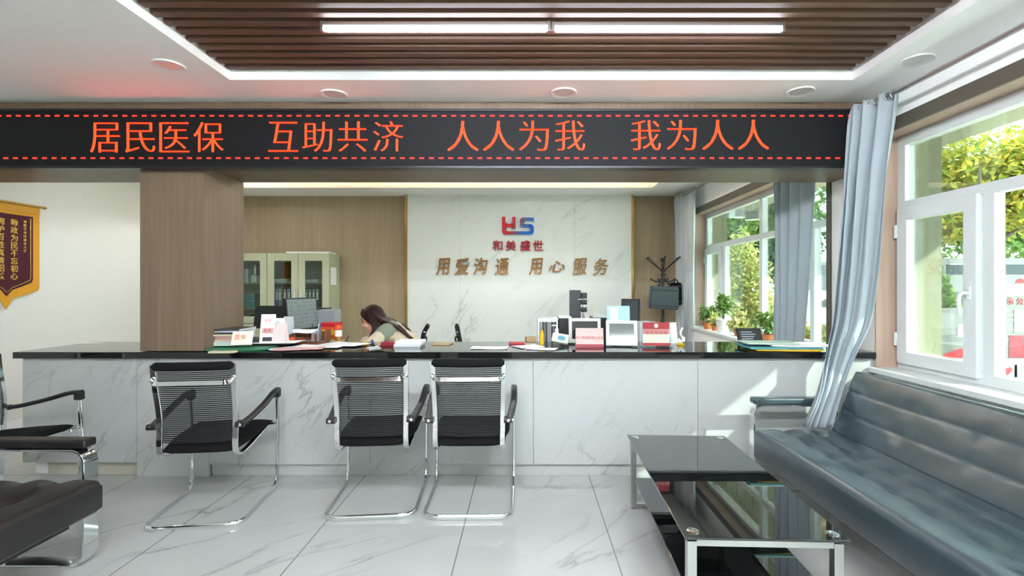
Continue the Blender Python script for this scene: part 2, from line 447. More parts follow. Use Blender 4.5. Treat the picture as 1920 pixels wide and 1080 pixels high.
# pillar and beam ----------------------------------------------------
PX0, PX1 = -2.705, -2.254
struct(MB().box(PX0, PX1, YF, YP, 0.884, 2.2).build('pillar', M['taupe'], smooth=0))
struct(MB().box(XL, XI, YF, YP, 2.168, 3.13).build('beam', M['taupe'], smooth=0))

# feature wall behind the counter --------------------------------------
fx0, fx1, fy = at(762, 500, 7.3).x, at(1186, 500, 7.3).x, 7.3
struct(MB().box(fx0, fx1, fy, YB+.01, 0, ZB+.01).build('wall_feature', M['marble_wall'], smooth=0))
seam = MB()
for px in (863, 1077):
    x = at(px, 500, fy).x; seam.box(x-.0025, x+.0025, fy-.0015, fy+.01, 0, ZB)
struct(seam.build('trim_6', plain('seam_grey', 'b9bdb6', .5), smooth=0))
for n_, x in (('trim_7', fx0), ('trim_8', fx1)):
    struct(MB().box(x-.018, x+.018, fy-.02, YB, 0, ZB, bev=.003).build(n_, M['gold'], smooth=0))
# cove light of the office ceiling: warm strip on the rear lip of the recess
t = thing('cove_light_strip', 'warm glowing light strip along the ceiling recess over the feature wall', 'light', ((BX0+BX1)/2, BY1-.05, ZB+.13))
MB().box(BX0+.05-(BX0+BX1)/2, BX1-.05-(BX0+BX1)/2, -.012, .012, -.012, .012).build('light_tape', emis('warm_cove', 'ffd9a0', COVE), t)
# slatted recess of the hall ceiling
t = thing('slatted_ceiling', 'dark brown wooden slats hung inside the white ceiling recess', 'ceiling slats', ((TX0+TX1)/2, 1.2, ZC+.05))
sl0 = None
for k in range(41):
    y = 2.955-.0825*k
    if y < TY0+.05: break
    if sl0 is None:
        sl0 = MB().box(-(TX1-TX0)/2+.012, (TX1-TX0)/2-.03, -.022, .022, 0, .10, bev=.003).build('slat', M['slat'], t)
        sl0.location = (0, y-1.2, 0)
    else:
        s = sl0.copy(); C.objects.link(s); s.parent = t; s.location = (rnd.uniform(-.008, .012), y-1.2, 0)
MB().box(-(TX1-TX0)/2+.005, (TX1-TX0)/2-.005, TY0-1.2+.01, TY1-1.2-.01, .10, .245).build('backing_board', plain('backing', '2e241f', .8), t, smooth=0)
# tube lamps in view, plus added rows out of view that brighten the hall
tube_m = emis('tube_glow', 'e8f1ff', TUBE)
fill_tube_m = emis('unseen_fill_tube_glow', 'eef3fa', 80.0)
def tube_lamp(x0, x1, y, z, label):
    t = thing('tube_light', label, 'light', ((x0+x1)/2, y, z), 0, 'tube lights under the slatted ceiling'); L = (x1-x0)/2
    MB().box(-L, L, -.014, .014, .012, .034, bev=.003).build('housing', M['steel'], t)
    MB().box(-L+.012, L-.012, -.0125, .0125, -.012, .012, bev=.005).build('diffuser', tube_m if y > 2 else fill_tube_m, t)
    for s in (-1, 1): MB().box(s*L-.008, s*L+.008, -.016, .016, -.014, .034, bev=.002).build('end_cap', M['steel'], t)
yt = 2.44; zt = ZC+.015
tube_lamp(at(605, 53, yt).x, at(1029, 53, yt).x, yt, zt, 'white tube light under the slats, the one of two towards the banner')
tube_lamp(at(1037, 48, yt).x, at(1468, 48, yt).x, yt+.004, zt, 'white tube light under the slats, the one of two towards the windows')
tube_lamp(at(605, 53, yt).x, at(1029, 53, yt).x, .62, zt, 'added unseen fill tube light, second row under the slats, towards the banner')  # this row and the next are added out of view as fill
tube_lamp(at(1037, 48, yt).x, at(1468, 48, yt).x, .62, zt, 'added unseen fill tube light, second row under the slats, towards the windows')
tube_lamp(at(605, 53, yt).x, at(1029, 53, yt).x, -.35, zt, 'added unseen fill tube light, third row under the slats, towards the banner')
tube_lamp(at(1037, 48, yt).x, at(1468, 48, yt).x, -.35, zt, 'added unseen fill tube light, third row under the slats, towards the windows')
# recessed lights
ring_m = plain('downlight_ring', 'dfe0de', .5); lens_m = plain('frosted_lens', 'd2d3d0', .3)
lens_on = emis('lit_lens', 'fbfcff', SPOT)
def downlight(p, r, label, on=False, z=None):
    t = thing('downlight', label, 'downlight', p, 0, None)
    MB().lathe([(r*.72, .0), (r*.98, -.010), (r, -.006), (r, .002), (r*.7, .002)], 32, caps=False).build('ring', ring_m, t)
    MB().lathe([(.0001, -.003), (r*.74, -.003), (r*.74, .003), (.0001, .003)], 32).build('lens', lens_on if on else lens_m, t)
for px, py, lb in ((317, 122, 'round recessed downlight in the ceiling over the stairs of sunlit patches'), (627, 176, 'round recessed downlight above the glowing character for mutual help'),
                   (1057, 173, 'round recessed downlight in the white ceiling strip above the middle of the red sign'), (1500, 171, 'round recessed downlight in the ceiling near the near curtain top'),
                   (1718, 112, 'round recessed downlight beside the curtain rod over the large window')):
    if px == 317: lb = 'round recessed downlight in the plain ceiling beyond the slats, on the banner side'
    if px == 627: lb = 'round recessed downlight above the second group of red glowing characters'
    p = onz(px, py, ZC); downlight(p, .085, lb)
for i, px in enumerate((870, 990, 1108)):
    p = Vector(((px-CX)/F*8.9, 2*7.3-8.9, ZB+.22))
    downlight(p, .05, 'small lit ceiling spot over the office, %s' % ('the one nearest the file cabinets', 'the middle of three', 'the one nearest the windows')[i], True)

for i, (x, y) in enumerate(((-3.3, 5.0), (-3.9, 6.0))):  # two unseen spots added to brighten the office and its side wall
    downlight(Vector((x, y, ZB+.22)), .05, 'added unseen fill spot brightening the office by the file cabinets, %s' % ('nearer the pillar', 'nearer the side wall')[i], True)
# skirting tiles of the hall's window wall
struct(MB().box(XI-.012, XI, YR, YF, 0, .1).build('baseboard_right', M['white'], smooth=0))
struct(MB().box(XL, XL+.012, YR, YB, 0, .1).build('baseboard_left', M['white'], smooth=0))

# ------------------------------------------------------------------ counter
CZ0, CZ1, CY0, CY1 = 0.835, 0.88, 3.335, 3.97
cx0 = -3.53
t = thing('reception_counter', 'long white marble fronted reception counter under the black stone top', 'counter', ((cx0+2.2)/2, YF+.3, 0))
inv = TR(-(cx0+2.2)/2, -(YF+.3), 0)
xs = [cx0, PX0+.055]
seg = [(cx0, -2.73, .10), (-2.73, -2.22, 0.0), (-2.22, -1.09, .085), (-1.09, .056, .085), (.056, 1.21, .085), (1.21, 2.44, .085)]
for a, b_, z in seg:
    MB().box(a+.0015, b_-.0015, YF, YF+.022, z+.002, CZ0).build('front_panel', M['marble_front'], t, inv, smooth=0)
MB().box(cx0, cx0+.022, YF+.022, CY1-.05, .10, CZ0).build('side_panel', M['marble_front'], t, inv, smooth=0)
MB().box(cx0+.13, -2.73, YF+.05, YF+.07, 0, .10).build('kick_plate', plain('beige_kick', 'b5afa2', .35), t, inv, smooth=0)
MB().box(-2.22, 2.44, YF+.03, YF+.05, 0, .085).build('kick_plate', M['marble_front'], t, inv, smooth=0)
MB().box(cx0+.022, 2.44, YF+.07, CY1-.06, .0, CZ0-.002).build('carcass', M['white'], t, inv, smooth=0)
tag(MB().box(-3.565, 2.44, CY0, CY1, CZ0, CZ1, bev=.004).build('stone_worktop', M['black_stone'], smooth=0), 'glossy black stone top running the whole length of the reception counter', 'countertop')

# ------------------------------------------------------------------ red LED sign
SY = 3.30
t = thing('led_sign', 'long black dot matrix sign with glowing red Chinese characters under the ceiling', 'sign', (-.95, SY, 2.352))
sx0, sx1 = -4.3+.95, 2.30+.95
hh = .205
b = MB(); fr = .018
b.box(sx0, sx1, -.01, .066, hh-fr, hh, bev=.003).box(sx0, sx1, -.01, .066, -hh, -hh+fr, bev=.003).box(sx0, sx0+fr, -.01, .066, -hh, hh, bev=.003).box(sx1-fr, sx1, -.01, .066, -hh, hh, bev=.003)
b.build('frame', plain('dark_aluminium', '2b2d30', .35, .6), t)
scr = Mt('led_screen', '19191b', .6, 0, .15)
q = scr.n('SeparateXYZ'); scr.l(scr.coords(), q.inputs[0])
def band(sock, a, b): return scr.math('MULTIPLY', scr.math('GREATER_THAN', sock, a), scr.math('LESS_THAN', sock, b))
ptop, pbot = hh-.047, -hh+.072
def dashes(off, sock, a, b): return scr.math('MULTIPLY', scr.math('LESS_THAN', scr.math('FRACT', scr.math('DIVIDE', scr.math('ADD', sock, 10+off), .0665)), .5), band(q.outputs[2], a, b))
dm = scr.math('ADD', dashes(0, q.outputs[0], ptop-.0055, ptop+.0055), dashes(.02, q.outputs[0], pbot-.0055, pbot+.0055))
dm = scr.math('MULTIPLY', dm, scr.math('LESS_THAN', q.outputs[0], 2.235+.95))
side = scr.math('MULTIPLY', scr.math('LESS_THAN', scr.math('FRACT', scr.math('DIVIDE', scr.math('ADD', q.outputs[2], 10), .0665)), .5), scr.math('MULTIPLY', band(q.outputs[0], 2.226+.95, 2.236+.95), band(q.outputs[2], pbot, ptop)))
dm = scr.math('MINIMUM', scr.math('ADD', dm, side), 1.0)
scr.set('Emission Color', lin('ff3020')); scr.l(scr.math('MULTIPLY', dm, .45), scr.p.inputs['Emission Strength'])
MB().box(sx0+fr, sx1-fr, .0, .06, -hh+fr, hh-fr).build('screen', scr.m, t, smooth=0)
led = emis('red_led', 'ff4a20', .32)
msg = zip('居民医保互助共济人人为我我为人人', (197, 263, 327, 391, 531, 595, 661, 728, 868, 935, 1001, 1069, 1211, 1278, 1346, 1413))
for ch, px in msg:
    py = 258 - (px-197)*0.0045
    p = at(px, py, SY-.003)-Vector((-.95, SY, 2.352))
    g = MB(); w = .205 if ch != '人' else .215
    [put_glyph(g, ch, TR(*(p+Vector((q_, 0, 0)))), w=w-.008, h=.203, offset=-.020, extrude=.002) for q_ in (-.0035, 0, .0035)]; g.build('character', led, t, smooth=0)
# ------------------------------------------------------------------ company sign on the feature wall
lp = at(971, 424, fy); s_ = 7.3/900/4   # crop px -> metres
t = thing('company_logo', 'red and blue emblem of two joined letters on the marble wall', 'logo', (lp.x, fy, lp.z))
def lg(x, y): return ((x-925)*s_, 0, -(y-299)*s_)
grad = Mt('logo_gradient', 'c0202a', .3)
sxz = grad.n('SeparateXYZ'); grad.l(grad.coords(), sxz.inputs[0])
fx = grad.math('ADD', grad.math('MULTIPLY', sxz.outputs[0], 1/(250*s_)), .5)
fz = grad.math('MULTIPLY', sxz.outputs[2], -.9/(130*s_))
grad.base(grad.ramp(grad.math('ADD', fx, grad.math('MULTIPLY', fz, .35)), [(.25, 'd0202a'), (.48, '8f3a46'), (.6, '4a5a86'), (.82, '1463c0')]))
paths = [smooth_path([lg(820, 232), lg(820, 352), lg(1032, 352), lg(1032, 299), lg(952, 299), lg(952, 249), lg(1045, 249)], 14*s_, 4), [lg(835, 296), lg(890, 296)], [lg(896, 232), lg(896, 322)]]
b = MB(); w_ = MB()
for q in paths:
    b.sweep([Vector(p)+Vector((0, -.03, 0)) for p in q], [(-12.5*s_, -.012), (12.5*s_, -.012), (12.5*s_, .012), (-12.5*s_, .012)], up=(0, 1, 0))
    a0, a1 = Vector(q[0]), Vector(q[-1]); q2 = [a0+(a0-Vector(q[1])).normalized()*11*s_]+[Vector(p) for p in q[1:-1]]+[a1+(a1-Vector(q[-2])).normalized()*11*s_]
    w_.sweep([Vector(p)+Vector((0, -.009, 0)) for p in q2], [(-22*s_, -.0085), (22*s_, -.0085), (22*s_, .0085), (-22*s_, .0085)], up=(0, 1, 0))
b.build('letters', grad.m, t, smooth=0); w_.build('white_outline', M['white_plastic'], t, smooth=0)
t = thing('company_name', 'four dark red Chinese characters under the emblem on the marble wall', 'lettering', at(971, 461, fy))
red_m = plain('red_acrylic', 'a3131f', .3)
for ch, px in zip('和美盛世', (933, 958, 985, 1009)):
    g = MB(); put_glyph(g, ch, TR(*(at(px, 460.5, fy-.0125)-at(971, 461, fy))), w=.155, h=.155, offset=.012, extrude=.08, depth=.14); g.build('character', red_m, t, smooth=0)
t = thing('slogan', 'row of bronze brush style Chinese characters across the marble wall', 'lettering', at(978, 500, fy))
bronze = plain('bronze_metal', '9a6f42', .38, .55)
for ch, px, py in zip('用爱沟通用心服务', (831, 866, 901, 941, 1005, 1043, 1087, 1126), (500, 500, 499, 500, 500, 500, 500, 500)):
    g = MB(); put_glyph(g, ch, TR(*(at(px, py, fy-.0125)-at(978, 500, fy))) @ RY(radians(-4)), w=.235 if ch != '心' else .25, h=.255 if ch != '心' else .17, offset=.016 if ch not in '务服' else .008, extrude=.06, shear=.22, depth=.18); g.build('character', bronze, t, smooth=0)
# ------------------------------------------------------------------ visitor chairs
def make_chair(label):
    t = thing('visitor_chair', label, 'chair', (0,0,0), 0, 'cantilever mesh chairs in front of the counter')
    ax = .262
    # one chrome tube: arm front, down, along the floor, across the back and up again
    half = [(ax, .255, .632), (ax, .275, .40), (ax-.002, .262, .017), (ax-.008, -.255, .017)]
    path = [Vector(p) for p in half]+[Vector((-x, y, z)) for x, y, z in half[::-1]]
    P = smooth_path(path, .085, 7)
    b = MB(); n = 10
    b.sweep(P, [(.0115*cos(2*pi*k/n), .0165*sin(2*pi*k/n)) for k in range(n)], up=(0, -1, 0)); b.build('base_frame', M['chrome'], t)
    # flat chrome uprights that bend under the seat
    for s in (-1, 1):
        x = s*.200
        pts = [(x*1.03, -.232, .905), (x*1.02, -.218, .80), (x, -.188, .66), (x*.985, -.178, .55), (x*.985, -.190, .44), (x*.985, -.170, .380), (x*.985, -.10, .362), (x, .20, .412), (x*1.0, .262, .425)]
        pp = smooth_path(pts, .09, 6)
        MB().bar(pp, .030, .012, up=(0, -1, 0)).build('back_frame', M['chrome'], t)
        MB().tube([(s*.20, .262, .425), (s*.262, .268, .430)], .010, 8).build('bracket', M['chrome'], t)
    # mesh sling
    prof = smooth_path([(0, -.224, .885), (0, -.208, .80), (0, -.176, .66), (0, -.166, .55), (0, -.176, .46)], .08, 5)
    def f(u, v):
        k = v*(len(prof)-1); i = min(int(k), len(prof)-2); p = prof[i].lerp(prof[i+1], k-i)
        x = (u*2-1)*.190; return Vector((x, p.y-.018*(1-(u*2-1)**2), p.z))
    b = MB(); b.grid(f, 12, 24); b.build('mesh_back', M['chair_mesh'], t)
    # padded head rail
    def rail(u, v):
        a = 2*pi*v; x = (u*2-1)*.210; e = 1-max(0, abs(u*2-1)-.93)/.07*.55
        return Vector((x, -.232-.016*(1-(u*2-1)**2)+.020*cos(a)*e, .897+.024*sin(a)*e))
    b = MB(); V = b.grid(rail, 24, 16)
    b.b.faces.new([r for r in V[0][:-1]]); b.b.faces.new([r for r in V[-1][:-1]][::-1]); bmesh.ops.remove_doubles(b.b, verts=b.b.verts, dist=1e-5)
    b.build('head_rail', M['black_fabric'], t, smooth=50)
    # chrome stretcher behind the mesh
    pts = smooth_path([(-.202, -.222, .815), (-.186, -.262, .806), (.186, -.262, .806), (.202, -.222, .815)], .03, 5)
    MB().bar(pts, .026, .008, up=(0, 0, 1) if False else (0, 1, 0)).build('crossbar', M['chrome'], t)
    for s in (-1, 1):
        MB().ell((s*.206, -.232, .822), (.014, .016, .016), u=12, v=8).build('bolt', M['chrome'], t)
    # seat cushion with a rolled front edge
    def st(u, v):
        x = (u*2-1); y = v*2-1
        ex = 1-abs(x)**6; ey = 1-abs(y)**8; k = max(0, min(ex, 1))**.5*max(0, min(ey, 1))**.5
        xx = x*(.190+.045*min(1, v*2.2)); yy = -.185+v*.455
        zb = .384+.04*v; zt = .440+.034*v-.03*max(0, v-.8)/.2*0
        dip = -.012*(1-x*x)*(1-y*y)
        return xx, yy, zb, zt+dip, k
    def top(u, v):
        x, y, zb, zt, k = st(u, v); return Vector((x, y, (zb+zt)/2+(zt-zb)/2*k))
    def bot(u, v):
        x, y, zb, zt, k = st(u, v); return Vector((x, y, (zb+zt)/2-(zt-zb)/2*k))
    b = MB(); b.grid(top, 22, 22); b.grid(bot, 22, 22); bmesh.ops.remove_doubles(b.b, verts=b.b.verts, dist=1e-4)
    b.build('seat', M['black_fabric'], t, smooth=60)
    # arm rests: pad that runs from the top of the front tube back and down to the upright
    for s in (-1, 1):
        pts = [(s*.262, .272, .655), (s*.264, .20, .652), (s*.262, .05, .607), (s*.245, -.12, .566), (s*.232, -.195, .556)]
        pp = smooth_path(pts, .05, 4)
        b = MB(); n = len(pp)
        b.bar(pp, .040, .026, r=.6)
        b.box(s*.262-.02, s*.262+.02, .235, .280, .605, .66, bev=.008)
        b.build('armrest', M['black_plastic'], t)
        MB().tube([(s*.252, -.197, .556), (s*.205, -.197, .556)], .017, 14).build('pin', M['black_plastic'], t)
        MB().lathe([(.0001, 0), (.009, 0), (.009, .003), (.0001, .004)], 14, M=TR(s*.232, -.212, .558) @ RX(pi/2)).build('screw_cap', M['chrome'], t)
    return t
ch = make_chair('mesh back chrome chair seen from behind, alone before the taupe pillar')
ch.location = (-1.868, 2.885, 0); ch.rotation_euler = (0, 0, radians(7.5))
dup(ch, (-.916, 3.0, 0), radians(4.5), 'mesh back chrome chair beside another one, the one nearer the pillar')
dup(ch, (-.334, 3.0, 0), radians(1.0), 'mesh back chrome chair of the middle pair, the one nearer the glass table')
dup(ch, (-3.15, 2.85, 0), radians(-93), 'mesh back chrome chair turned sideways near the counter end, behind the sofa arm')

# ------------------------------------------------------------------ sofas
def pad(L, W, T, grooves, step, r=.03, nu=150, nv=60, dep=.012, seed=0, bulge=.007):
    """upholstered slab: length L along x, W along y, thickness T; welted rows with tufts"""
    def ztop(x, y):
        e = min(x+L/2, L/2-x, y+W/2, W/2-y)
        z = 0
        if e < r: z -= r-sqrt(max(0, r*r-(r-e)**2))
        v = y/W+.5
        for g in grooves:
            d = abs(v-g)*W
            z -= dep*.55*math.exp(-(d/.012)**2)
            u = (x/step) % 1.0; tu = min(u, 1-u)*step
            z -= dep*math.exp(-(d/.05)**2-(tu/.045)**2)
        rows = [0]+list(grooves)+[1]
        for a, c in zip(rows, rows[1:]):
            if a <= v <= c:
                k = (v-a)/(c-a); z += bulge*sin(pi*k)**.7
        z += .006*noise.noise(Vector((x*3+seed, y*5, 2.0)))+.003*noise.noise(Vector((x*9, y*11+seed, 5.0)))
        return z
    b = MB()
    f = lambda u, v: Vector(((u-.5)*L, (v-.5)*W, ztop((u-.5)*L, (v-.5)*W)))
    V = b.grid(f, nu, nv)
    loop = [V[i][0] for i in range(nu+1)]+[V[nu][j] for j in range(1, nv+1)]+[V[i][nv] for i in range(nu-1, -1, -1)]+[V[0][j] for j in range(nv-1, 0, -1)]
    def ring(z, inset):
        o = []
        for v in loop:
            x = max(-L/2+inset, min(L/2-inset, v.co.x)); y = max(-W/2+inset, min(W/2-inset, v.co.y))
            o.append(b.b.verts.new((x, y, z)))
        return o
    R = [loop, ring(-r-.004, -.004), ring(-r-.012, 0), ring(-T+.02, 0), ring(-T, .02)]
    for A, B_ in zip(R, R[1:]):
        for i in range(len(A)):
            j = (i+1) % len(A); b.b.faces.new((A[i], A[j], B_[j], B_[i]))
    b.b.faces.new(R[-1]); return b
def make_sofa(label, L, mat, loc, rot, seat_top=.42, T=.19, depth=.50, back_h=.43, barw=.062, arm_front=.0, arm_z=.61, arm_gap=.03, lean=23):
    """faces local -y; x along the length; origin under the middle of the seat front edge"""
    t = thing('sofa', label, 'sofa', loc, rot)
    pad(L, depth, T, (.36, .7), .21, seed=1).build('seat_cushion', mat, t, TR(0, depth/2, seat_top), smooth=50)
    A = radians(90-lean)
    pad(L, back_h, .10, (.34, .67), .42, r=.025, dep=.005, seed=4, bulge=.003).build('backrest', mat, t, TR(0, depth-.02, seat_top-.015) @ RX(A) @ TR(0, back_h/2, .0), smooth=50)
    b = MB()
    b.box(-L/2+.1, L/2-.1, .06, .12, seat_top-T-.035, seat_top-T, bev=.004).box(-L/2+.1, L/2-.1, depth-.12, depth-.06, seat_top-T-.035, seat_top-T, bev=.004)
    b.build('rail', M['black_plastic'], t)
    for s in (-1, 1):
        x = s*(L/2+.035+arm_gap); y0, y1 = arm_front, depth+.06
        P = smooth_path([(x, y0, .006), (x, y1, .006), (x, y1, arm_z-.05), (x, y0, arm_z-.05)], .07, 6, closed=True)
        a = MB(); a.bar(P, .010, barw, up=(1, 0, 0), closed=True); a.build('arm_frame', M['chrome'], t)
        a = MB(); a.box(x-.036, x+.036, y0-.004, y1+.004, arm_z-.042, arm_z, bev=.012, seg=3); a.build('arm_pad', mat, t)
        for yy in (.12, depth-.12):
            MB().tube([(x-s*.006, yy, seat_top-T+.04), (s*(L/2-.04), yy, seat_top-T+.04)], .014, 10).build('arm_bolt', M['chrome'], t)
    return t
make_sofa('long blue grey leather sofa with tufted seat under the large window', 1.86, M['leather'], (1.47, 3.085-.93, 0), radians(-90), arm_front=.02)
make_sofa('black leather sofa with chrome arm at the edge of the picture, below the banner', 1.7, M['leather_black'], (-2.0, 2.27-.85, 0), radians(90), T=.15, arm_front=.10, arm_z=.605, barw=.078, arm_gap=.012, seat_top=.425)

# ------------------------------------------------------------------ glass table
t = thing('coffee_table', 'low black glass coffee table with chrome legs in front of the sofa', 'table', (.893, 2.324, 0), radians(-2.1))
TW, TL, TH = .585, 1.20, .43
MB().box(-TW/2, TW/2, -TL/2, TL/2, TH-.010, TH, bev=.002).build('tabletop', M['table_glass'], t, smooth=0)
MB().box(-TW/2+.035, TW/2-.02, -TL/2+.03, TL/2-.03, .172, .180, bev=.002).build('shelf', M['table_glass'], t, smooth=0)
lx, ly, q = TW/2-.030, TL/2-.035, .017
for i in (-1, 1):
    for j in (-1, 1):
        lg_ = MB().box(i*lx-q, i*lx+q, j*ly-q, j*ly+q, .006, TH-.024, bev=.002).build('leg', M['steel'], t)
        MB().lathe([(.013, 0), (.013, .008)], 16, M=TR(i*lx, j*ly, 0)).build('foot', M['rubber'], lg_)
        MB().lathe([(.022, 0), (.022, .002), (.017, .0035), (.0001, .0035)], 24, M=TR(i*(lx-.01), j*(ly-.01), TH)).build('chrome_disc', M['chrome'], t)
for j in (-1, 1):
    MB().box(-lx+q, lx-q, j*ly-q+.002, j*ly+q-.002, TH-.042, TH-.012, bev=.002).build('top_rail', M['steel'], t)
    MB().box(-lx+q, lx-q, j*ly-q+.003, j*ly+q-.003, .006, .030, bev=.002).build('bottom_rail', M['steel'], t)
    MB().box(-lx+q, lx-q, j*ly-.010, j*ly+.010, .150, .171, bev=.002).build('shelf_rail', M['steel'], t)

# ------------------------------------------------------------------ curtains
def curtain(label, mat, top, bot, z1, z0, folds, amp, bend=1.0, rod_z=None, rows=None, eyelets=False):
    a0, a1 = Vector(top[0]), Vector(top[1]); b0, b1 = Vector(bot[0]), Vector(bot[1])
    root = thing('curtain', label, 'curtain', ((a0.x+a1.x)/2, (a0.y+a1.y)/2, z0))
    inv = TR(-root.location.x, -root.location.y, -z0)
    def f(u, v):
        t = v; k = t**bend
        p0 = a0.lerp(b0, k); p1 = a1.lerp(b1, k)
        if rows:
            z = z1+(z0-z1)*t; i = 0
            while i < len(rows)-2 and z < rows[i+1][0]: i += 1
            q = (rows[i][0]-z)/(rows[i][0]-rows[i+1][0])
            def cr(n):
                c = [Vector(rows[max(0, min(len(rows)-1, j))][n]) for j in (i-1, i, i+1, i+2)]
                return (c[1]*2+(c[2]-c[0])*q+(c[0]*2-c[1]*5+c[2]*4-c[3])*q*q+(c[1]*3-c[0]-c[2]*3+c[3])*q**3)*.5
            p0, p1 = cr(1), cr(2)
        w = u+.02*sin(7*u+3*t); p = p0.lerp(p1, w)
        d = (p1-p0); nrm = Vector((d.y, -d.x)).normalized() if d.length > 1e-6 else Vector((1, 0))
        ph = 2*pi*folds*max(w, 1e-4)**.6
        A = amp*(1-.45*t)*(1+.35*sin(5.1*u+1))
        o = A*(sin(ph)+.25*sin(2*ph+.8))+.008*noise.noise(Vector((u*5, t*3, 1)))
        x, y = p.x+nrm.x*o, p.y+nrm.y*o
        return Vector((x, y, z1+(z0-z1)*t+ .004*sin(ph)))
    b = MB(); b.grid(f, folds*14, 40)
    o = b.build('fabric', mat, root, inv, smooth=180)
    s = o.modifiers.new('s', 'SOLIDIFY'); s.thickness = .003; s.offset = 0
    if eyelets:
        for k in range(folds*2):
            u = (k+.5)/(folds*2); p = f(u, .012); q = a0.lerp(a1, u)
            P = [Vector((q.x+.024*cos(a), q.y, rod_z+.024*sin(a))) for a in [2*pi*i/20 for i in range(20)]]
            MB().tube(P, .005, 8, closed=True).build('eyelet', M['chrome'], root, inv)
    return root
def row(z, pl, yl, pr, yr): return (z, ((pl-CX)/F*yl, yl), ((pr-CX)/F*yr, yr))
near_rows = [row(2.56, 1602, 3.27, 1682, 2.96), row(2.05, 1586, 3.24, 1662, 3.04), row(1.47, 1570, 3.27, 1648, 3.14), row(1.10, 1560, 3.27, 1632, 3.18), row(.84, 1546, 3.23, 1600, 3.16), row(.68, 1536, 3.11, 1582, 3.08), row(.58, 1524, 3.045, 1572, 3.03), row(.44, 1507, 3.03, 1562, 3.02)]
curtain('long grey blue curtain beside the large window, its hem lying on the sofa', M['curtain'], near_rows[0][1:], near_rows[-1][1:], 2.555, .449, 4, .04, 1, 2.53, near_rows, True)
curtain('grey blue curtain seen behind the counter end, hung across the office window', M['curtain'], ((2.30, 4.42), (2.37, 3.90)), ((2.30, 4.42), (2.34, 4.05)), 2.70, .80, 5, .03, 1.6, 2.62)
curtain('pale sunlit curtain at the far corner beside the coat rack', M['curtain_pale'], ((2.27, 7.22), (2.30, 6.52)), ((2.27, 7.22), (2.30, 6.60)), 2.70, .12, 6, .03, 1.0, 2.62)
def rod(label, y0, y1, z):
    t = thing('curtain_rod', label, 'curtain rod', (2.28, (y0+y1)/2, z))
    MB().tube([(0, -(y1-y0)/2, 0), (0, (y1-y0)/2, 0)], .014, 12).build('pole', M['steel'], t)
    for s in (-1, 1): MB().ell((0, s*(y1-y0)/2, 0), (.022, .03, .022), u=14, v=10).build('finial', M['steel'], t)
    for y in (-(y1-y0)/2+.12, (y1-y0)/2-.04, 0):
        MB().tube(smooth_path([(0, y, 0), (0, y, -.0), (XI-2.28, y, 0)], .01, 2), .008, 8).lathe([(.022, 0), (.022, .006)], 14, M=TR(XI-2.28-.003, y, 0) @ RY(pi/2)).build('bracket', M['steel'], t)
rod('white curtain rod above the large window and sofa', -.4, 3.34, 2.53)
rod('white curtain rod in the office above the far window', 3.90, 7.28, 2.64)
# ------------------------------------------------------------------ outside
GZ = -.12
pav = Mt('pavement', 'cfc9bb', .8); pv = pav.noise(pav.coords((1, 1, 1)), 3, 4); pav.base(pav.mix(pv, 'cbc5b7', 'dbd5c8'))
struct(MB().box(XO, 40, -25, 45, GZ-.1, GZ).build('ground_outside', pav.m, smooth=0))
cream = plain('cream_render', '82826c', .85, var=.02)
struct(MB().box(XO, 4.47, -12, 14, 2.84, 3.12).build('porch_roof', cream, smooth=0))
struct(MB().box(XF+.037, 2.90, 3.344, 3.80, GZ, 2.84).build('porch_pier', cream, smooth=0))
struct(MB().box(XF+.037, 2.90, 6.904, 7.45, GZ, 2.84).build('porch_pier', cream, smooth=0))
def leafy(b, c, r, n, size, seed, flat=1.0, mi=0, cl=9):
    R_ = random.Random(seed)
    cent = []
    for _ in range(cl):
        while True:
            p = Vector((R_.uniform(-1,1), R_.uniform(-1,1), R_.uniform(-1,1)))
            if p.length < .85: break
        cent.append(p)
    for k in range(n):
        q = cent[k % cl]; d = Vector((R_.gauss(0,1), R_.gauss(0,1), R_.gauss(0,1))).normalized()
        p = q*.72+d*(R_.random()**.4)*.42
        p = Vector(c)+Vector((p.x*r[0], p.y*r[1], p.z*r[2]))
        s = size*R_.uniform(.6, 1.3)
        e = Matrix.Rotation(R_.uniform(0, 6.28), 3, 'Z') @ Matrix.Rotation(R_.uniform(-1.1, 1.1), 3, 'X') @ Matrix.Rotation(R_.uniform(-.8, .8), 3, 'Y')
        pts = [(0, -1, 0), (.45, -.2, .08), (.36, .45, .06), (0, 1, -.1), (-.36, .45, .06), (-.45, -.2, .08)]
        vs_ = [b.b.verts.new(p+e @ Vector((x*s, y*s, z*s))) for x, y, z in pts]
        f = b.b.faces.new(vs_); f.material_index = mi
def leaf_mat(name, a, b_, c):
    m = Mt(name, a, .5, 0, .4); g = m.n('NewGeometry')
    col = m.ramp(g.outputs['Random Per Island'], [(0, a), (.5, b_), (1, c)])
    m.base(col); tl = m.n('BsdfTranslucent'); m.l(col, tl.inputs[0]); mx = m.n('MixShader'); mx.inputs[0].default_value = .35
    m.l(m.p.outputs[0], mx.inputs[1]); m.l(tl.outputs[0], mx.inputs[2]); m.l(mx.outputs[0], m.out.inputs[0]); return m.m
bark = plain('bark', '5d5046', .9)
LG = leaf_mat('green_leaves', '4f7238', '6b8c45', '87a054'); LY = leaf_mat('yellow_green_leaves', '7d8e3a', 'a8a845', 'd3b850'); LD = leaf_mat('dark_green_leaves', '2f5234', '3f6a3c', '5a7f48')
LB = leaf_mat('bright_bush_leaves', '93a35a', 'c3c47a', 'e2d69a')
